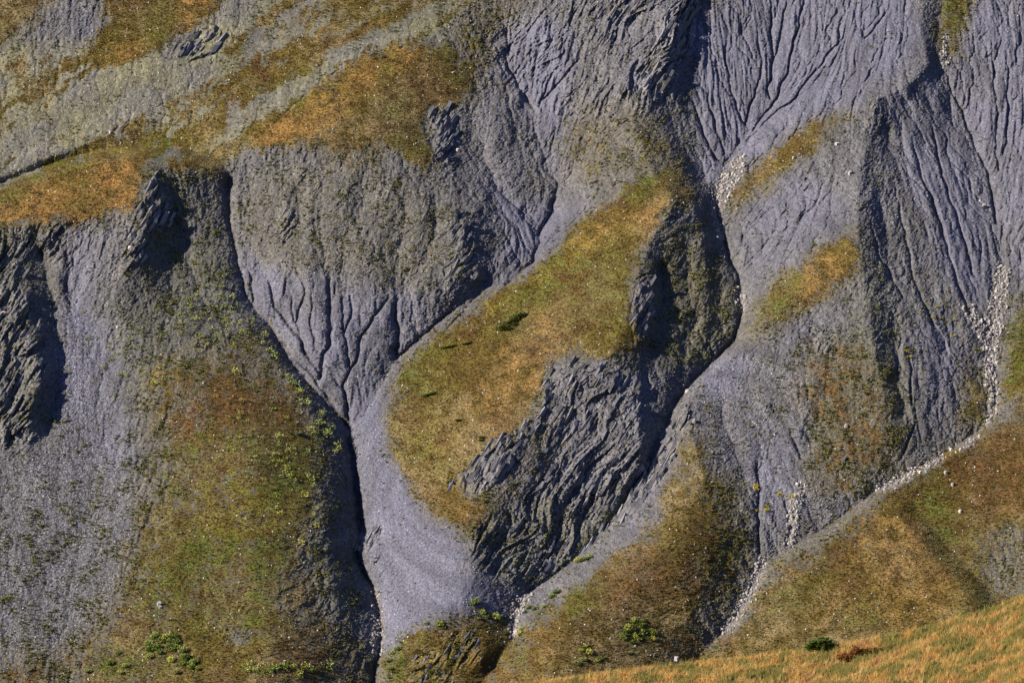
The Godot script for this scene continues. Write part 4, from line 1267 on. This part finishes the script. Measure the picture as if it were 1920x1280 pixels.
	plants("yellow_flower_clump", "flowering clump", "the lower right slope's small gullies", "flower", "yellow flowers on the lower right slope", herbs, gold, ["golden", "yellow green"], Vector2(1.0, 1.8), [1417, 912, 1487, 933, 1463, 928, 1437, 957, 1417, 958, 1503, 930, 1440, 950, 1484, 930, 1418, 918, 1495, 973])
	plants("herb_clump", "herb", "the edge of the upper blue channel", "herb", "herbs beside the upper blue shale channel", herbs, gold + lime, ["golden", "yellow green", "pale lime", "lime green", "dull green"], Vector2(0.9, 1.4), [1055, 182, 1062, 175, 1064, 190, 1050, 183, 1075, 160, 1080, 150, 1045, 260, 1048, 270, 1044, 285, 1070, 155, 1100, 125, 1110, 118, 1120, 110, 1130, 100], 0.7)
	plants("herb_clump", "herb", "the right-hand stream's grassy bank", "herb", "herbs on the right bank of the right-hand stream", herbs, green + lime, ["bright green", "deep green", "pale lime", "lime green", "dull green"], Vector2(1.0, 1.8), spread_spots(1900, 660, 14, 70, 36))
	plants("herb_clump", "herb", "the strip by the third gully's stones", "herb", "herbs beside the pale stones of the third gully", herbs, green + lime, ["bright green", "deep green", "pale lime", "lime green", "dull green"], Vector2(0.8, 1.5), [1375, 385, 1380, 375, 1390, 365, 1400, 355, 1370, 392, 1410, 345, 1385, 345, 1395, 335, 1415, 325, 1425, 318, 1405, 620, 1412, 610, 1420, 605, 1430, 590, 1345, 395])


func add_boulders() -> void:
	var meshes := [stone_mesh(201, 0.8), stone_mesh(202, 0.9), stone_mesh(203, 0.7), stone_mesh(204, 1.0)]
	var mats := []
	for q in 4:
		var m := material(0.9, 51, 0.6, 10.0)
		m.vertex_color_use_as_albedo = false
		m.albedo_color = [Color(0.70, 0.68, 0.68), Color(0.60, 0.58, 0.58), Color(0.76, 0.72, 0.70), Color(0.52, 0.51, 0.53)][q]
		mats.append(m)
	var single := [
		[197, 574, 1.1, "single white stone on the dark slope below the black cliff, the upper of two"],
		[219, 614, 1.0, "single white stone on the dark slope below the black cliff, the lower of two"],
		[1290, 735, 1.6, "pale boulder at the elbow of the third gully"],
		[1858, 797, 1.8, "white boulder at the top of the brown hill beside the right-hand stream"],
		[1848, 388, 2.2, "big pale boulder beside the right-hand stream, larger of a pair"],
		[1841, 377, 1.3, "pale boulder above a bigger one beside the right-hand stream"],
		[1592, 327, 2.0, "pinkish upright stone on the upper right shale slope"],
		[1568, 273, 1.8, "pale stone high on the shale under the upper grass crest"],
		[1487, 298, 1.2, "pale stone just below the upper grass crest"],
		[205, 249, 1.2, "white stone in the groove below the far left scree"],
		[380, 221, 0.9, "small white stone in the striped grass of the far slope"],
		[298, 1135, 2.0, "flat pale stone in the grass low on the left spur"],
		[1775, 888, 1.5, "flat white stone high on the brown hill at the right edge"],
		[1788, 911, 1.6, "flat white stone on the brown hill, just below another flat one"],
		[1803, 961, 1.7, "cracked white stone half way down the brown hill at the right edge"],
		[1588, 800, 1.6, "thin white splinter of rock standing in the lower right shale slope"],
		[858, 282, 1.4, "white stone below the pale upright slabs"],
		[246, 468, 1.8, "white quartz block on the left side of the black cliff"],
		[1270, 1240, 2.0, "grey boulder at the end of the brown spur beside the foreground meadow"],
		[969, 1188, 1.6, "pale boulder in the bed below the third gully"],
		[1302, 792, 2.4, "white quartz tip on the rock at the elbow of the third gully"],
		[8, 590, 2.2, "pale block in the jagged outcrop at the left edge"],
		[1720, 880, 1.3, "pale stone at the stream edge above the brown hill"],
		[300, 1140, 1.4, "pale stone under the flat one low on the left spur"],
	]
	for b in single:
		boulder("boulder", b[3], "", meshes, mats, uv_of(b[0], b[1]), b[2])
	var m_stone: PackedFloat32Array = masks.stone
	var made := 0
	for tries in 20000:
		if made >= 220:
			break
		var p := Vector2(rng.randf_range(-60.0, 150.0), rng.randf_range(-95.0, 60.0))
		if m_stone[cell_of(p)] > 0.4 and in_view(point_at(p), 1.0):
			var q := "the right-hand stony stream"
			var span := Vector2(-30.0, 25.0)
			if p.x < 10.0:
				q = "a stream bed at the main gullies' foot"
				span = Vector2(-92.0, -70.0)
			elif p.x < 85.0 and p.y > -20.0:
				q = "the stone filled third gully"
				span = Vector2(0.0, 60.0)
			elif p.y < -30.0:
				q = "the stream below the brown spur"
				span = Vector2(-85.0, -35.0)
			var size := 0.65 + 0.8 * pow(rng.randf(), 2.0)
			var f := 1.0 - (p.y - span.x) / (span.y - span.x)
			var band: String = ["at the head of", "high in", "half way down", "low in", "at the end of"][clampi(int(f * 5.0), 0, 4)]
			boulder("stream_boulder", "%s pale angular boulder %s %s" % ["small" if size < 0.72 else ("large" if size > 0.95 else "middling"), band, q], "boulders in " + q, meshes, mats, p, size)
			made += 1


func boulder(called: String, label: String, group: String, meshes: Array, mats: Array, p: Vector2, size: float) -> void:
	var o := MeshInstance3D.new()
	o.mesh = meshes[rng.randi() % meshes.size()]
	o.material_override = mats[rng.randi() % mats.size()]
	o.name = numbered(called)
	tag(o, label, "boulder", group)
	o.transform = Transform3D((Basis(Vector3(1, 0, 0), rng.randf_range(0.1, 0.8)) * Basis(Vector3.UP, rng.randf() * TAU)).scaled_local(Vector3(size, size * rng.randf_range(0.7, 1.0), size * rng.randf_range(0.6, 0.9))), point_at(p) + Vector3(0, size * 0.15, 0))
	add_child(o, true)


# ---------------------------------------------------------------- the meadow on the near spur
const NEAR := 500.0


func meadow_height(x: float, back: float) -> float:
	# the crest line of the near spur, falling towards the viewer and dropping off behind
	var k := x / (NEAR * PX / DIST) + 960.0
	var crest := 1283.0
	var knots := [900.0, 1300.0, 1020.0, 1281.0, 1100.0, 1270.0, 1280.0, 1250.0, 1500.0, 1226.0, 1700.0, 1190.0, 1850.0, 1150.0, 1920.0, 1122.0, 2100.0, 1060.0, 2600.0, 930.0]
	if k < 900.0:
		crest = 1300.0 + (900.0 - k) * 0.2
	else:
		for q in range(0, knots.size() - 2, 2):
			if k >= knots[q] and k <= knots[q + 2]:
				crest = lerpf(knots[q + 1], knots[q + 3], (k - knots[q]) / (knots[q + 2] - knots[q]))
	var y := (640.0 - crest) * PX / DIST * NEAR
	if back > 0.0:
		return y - minf(back, 30.0) * minf(back, 30.0) * 0.03 - back * 0.12 - maxf(back - 30.0, 0.0) * 1.2
	return y + back * 0.27


func add_meadow() -> void:
	var lump := noise(81, 0.12, 4)
	var tone := noise(82, 0.28, 4)
	var small := noise(83, 0.6, 3)
	var w := 240
	var h := 150
	var cell := 0.5
	var pos := PackedVector3Array()
	var col := PackedColorArray()
	var idx := PackedInt32Array()
	for j in h:
		for i in w:
			var x := -20.0 + i * cell
			if i < 40:
				x = -20.0 - (40 - i) * 4.0 + 40 * cell
			elif i > 170:
				x = -20.0 + 170 * cell + (i - 170) * 4.0
			var back := 12.0 - (j - 20) * cell
			if j < 20:
				back = 12.0 + (20 - j) * 5.0
			elif j > 115:
				back = 12.0 - 95 * cell - (j - 115) * 4.0
			var y := meadow_height(x, back) + lump.get_noise_2d(x, back) * 0.45 * clampf(absf(back) / 3.0, 0.15, 1.0)
			pos.append(Vector3(x, y, DIST - NEAR - back))
			col.append(meadow_colour(tone, small, x, back))
			if i < w - 1 and j < h - 1:
				var a := j * w + i
				for q in [a, a + 1, a + w, a + 1, a + w + 1, a + w]:
					idx.append(q)
	var st := SurfaceTool.new()
	st.begin(Mesh.PRIMITIVE_TRIANGLES)
	for q in pos.size():
		st.set_color(col[q])
		st.add_vertex(pos[q])
	for q in idx:
		st.add_index(q)
	st.generate_normals()
	var o := MeshInstance3D.new()
	o.mesh = st.commit()
	o.mesh.surface_set_material(0, material(1.0, 52, 0.8, 18.0))
	o.name = "meadow"
	tag(o, "grassy ground of the near spur in the lower right corner", "", "", "structure")
	add_child(o, true)
	var places: Array[Transform3D] = []
	var cols := PackedColorArray()
	var low: Array[Transform3D] = []
	var low_col := PackedColorArray()
	for q in 70000:
		var x := rng.randf_range(-6.0, 44.0)
		var back := 3.0 - 34.0 * rng.randf()
		var y := meadow_height(x, back) + lump.get_noise_2d(x, back) * 0.45 * clampf(absf(back) / 3.0, 0.15, 1.0)
		var at := Vector3(x, y - 0.02, DIST - NEAR - back)
		if not in_view(at, 3.0):
			continue
		var c := meadow_colour(tone, small, x, back)
		var g := rng.randf_range(0.75, 1.5)
		var e := rng.randf_range(0.12, 0.28)
		var hgt := rng.randf_range(0.2, 0.6) * (1.7 if rng.randf() < 0.05 else 1.0)
		if c.g > c.r * 0.93:
			low.append(Transform3D(Basis(Vector3.UP, rng.randf() * TAU).scaled(Vector3(e * 1.2, hgt * 0.9, e * 1.2)), at))
			low_col.append(Color(c.r * g, c.g * g, c.b * g))
		else:
			places.append(Transform3D(Basis(Vector3.UP, rng.randf() * TAU).scaled(Vector3(e, hgt, e)), at))
			cols.append(Color(c.r * g, c.g * g, c.b * g))
	var leaf := plain(0.9)
	leaf.backlight = Color(0.3, 0.3, 0.3)
	leaf.cull_mode = BaseMaterial3D.CULL_DISABLED
	scatter("meadow_grass", "tall straw coloured grass of the near meadow", "grass", tuft_mesh(91, 11, 0.9, 0.05), leaf, places, cols)
	scatter("meadow_herbs", "low green herbs between the grass of the near meadow", "grass", tuft_mesh(92, 12, 1.0, 0.09), leaf, low, low_col)
	for b in [[1540, 1203, 0.0, Vector3(1.9, 1.15, 1.6), Color(0.28, 0.36, 0.13), "round dark green shrub on the crest of the near meadow"],
			[1584, 1215, -3.0, Vector3(1.1, 0.75, 1.0), Color(0.50, 0.31, 0.17), "red brown shrub on the near meadow, next to the round green shrub"],
			[1606, 1212, -2.5, Vector3(0.9, 0.95, 0.9), Color(0.46, 0.27, 0.15), "tallest red brown shrub on the near meadow, between two lower ones"],
			[1632, 1208, -2.5, Vector3(1.5, 0.6, 1.0), Color(0.52, 0.37, 0.18), "spreading red brown shrub on the near meadow, farther from the round green shrub"]]:
		var x: float = (b[0] - 960.0) * PX / DIST * (NEAR + b[2])
		var o2 := Node3D.new()
		var crown := MeshInstance3D.new()
		crown.mesh = herb_mesh(int(b[0]), 300 if b[0] < 1550 else 110, false)
		crown.material_override = leaf_material(b[4])
		crown.name = "foliage"
		o2.add_child(crown, true)
		var wood := MeshInstance3D.new()
		wood.mesh = tuft_mesh(int(b[0]) + 1, 12, 0.5, 0.02)
		wood.material_override = plain(0.9)
		wood.material_override.albedo_color = Color(0.3, 0.22, 0.15)
		wood.name = "stems"
		o2.add_child(wood, true)
		o2.name = numbered("shrub")
		tag(o2, b[5], "shrub")
		o2.transform = Transform3D(Basis().scaled(b[3]), Vector3(x, meadow_height(x, b[2]) - 0.05, DIST - NEAR - b[2]))
		add_child(o2, true)


func meadow_colour(tone: FastNoiseLite, small: FastNoiseLite, x: float, back: float) -> Color:
	var t := tone.get_noise_2d(x, back * 1.4)
	var s := small.get_noise_2d(x, back)
	var c := Vector3(0.28, 0.158, 0.045).lerp(Vector3(0.34, 0.245, 0.095), clampf(0.5 + s, 0.0, 1.0))
	c = c.lerp(Vector3(0.11, 0.105, 0.028), clampf((t + 0.07 + x * 0.003) * 3.0 + s * 1.8, 0.0, 0.88))
	c = c.lerp(Vector3(0.18, 0.075, 0.035), clampf((-t - 0.3) * 3.0, 0.0, 0.6))
	return Color(c.x, c.y, c.z)


func add_outer_hillside() -> void:
	# the mountain goes on beyond the surveyed sheet
	var n := noise(95, 0.006, 5)
	var w := 76
	var h := 60
	var pos := PackedVector3Array()
	var col := PackedColorArray()
	var st := SurfaceTool.new()
	st.begin(Mesh.PRIMITIVE_TRIANGLES)
	var mid := Vector2(U0 + NX * STEP * 0.5, V0 + NY * STEP * 0.5)
	var half := Vector2(NX * STEP * 0.5 - 6.0, NY * STEP * 0.5 - 6.0)
	for j in h:
		for i in w:
			var u := -750.0 + i * 20.0
			var v := -500.0 + j * 20.0
			var away := maxf(absf(u - mid.x) - half.x, absf(v - mid.y) - half.y)
			var d := lerpf(-24.0, n.get_noise_2d(u, v) * 40.0, clampf(away / 90.0, 0.0, 1.0))
			pos.append(Vector3(u, v, -TILT * v + d))
			st.set_color(Color(0.12, 0.11, 0.08).lerp(Color(0.11, 0.108, 0.118), clampf(n.get_noise_2d(u * 3.0, v * 3.0) * 3.0 + 0.5, 0.0, 1.0)))
			st.add_vertex(pos[pos.size() - 1])
	for j in h - 1:
		for i in w - 1:
			var k := j * w + i
			var inside := true
			for q in [k, k + 1, k + w, k + w + 1]:
				if absf(pos[q].x - mid.x) > half.x or absf(pos[q].y - mid.y) > half.y:
					inside = false
			if not inside:
				for q in [k, k + w, k + w + 1, k, k + w + 1, k + 1]:
					st.add_index(q)
	st.generate_normals()
	var o := MeshInstance3D.new()
	o.mesh = st.commit()
	o.mesh.surface_set_material(0, material(0.95, 51, 0.05, 14.0))
	o.name = "mountain"
	tag(o, "the rest of the mountain around the gullied hillside", "", "", "structure")
	add_child(o, true)


func _ready() -> void:
	rng.seed = 20240
	var cam := Camera3D.new()
	cam.name = "camera"
	cam.position = Vector3(0, 0, DIST)
	cam.fov = rad_to_deg(2.0 * atan(640.0 * PX / DIST))
	cam.near = 1.0
	cam.far = 6000.0
	add_child(cam)
	var env := Environment.new()
	env.background_mode = Environment.BG_SKY
	env.sky = Sky.new()
	var sky := ProceduralSkyMaterial.new()
	sky.sky_top_color = Color(0.24, 0.34, 0.56)
	sky.sky_horizon_color = Color(0.62, 0.68, 0.78)
	sky.ground_bottom_color = Color(0.2, 0.19, 0.16)
	sky.ground_horizon_color = Color(0.4, 0.42, 0.42)
	env.sky.sky_material = sky
	env.background_energy_multiplier = 0.6
	env.tonemap_mode = Environment.TONE_MAPPER_LINEAR
	env.tonemap_exposure = 2.85
	env.sdfgi_enabled = true
	env.ssao_enabled = true
	env.ssil_enabled = true
	var we := WorldEnvironment.new()
	we.name = "world_environment"
	we.environment = env
	add_child(we)
	var sun := DirectionalLight3D.new()
	sun.name = "sun"
	sun.light_energy = 1.5
	sun.light_color = Color(1.0, 0.95, 0.87)
	sun.light_angular_distance = 0.5
	sun.shadow_enabled = true
	add_child(sun)
	sun.look_at_from_position(Vector3(-0.80, 0.46, 0.44) * 100.0, Vector3.ZERO)

	var t := Time.get_ticks_msec()
	survey_relief()
	survey_cover()
	finish_masks()
	print("masks ", Time.get_ticks_msec() - t)
	shape_ground()
	print("shaped ", Time.get_ticks_msec() - t)
	colour_ground()
	print("coloured ", Time.get_ticks_msec() - t)
	build_ground()
	print("built ", Time.get_ticks_msec() - t)
	scatter_ground()
	print("scattered ", Time.get_ticks_msec() - t)
	add_slabs()
	add_boulders()
	add_plants()
	add_meadow()
	add_outer_hillside()
	print("finished ", Time.get_ticks_msec() - t)
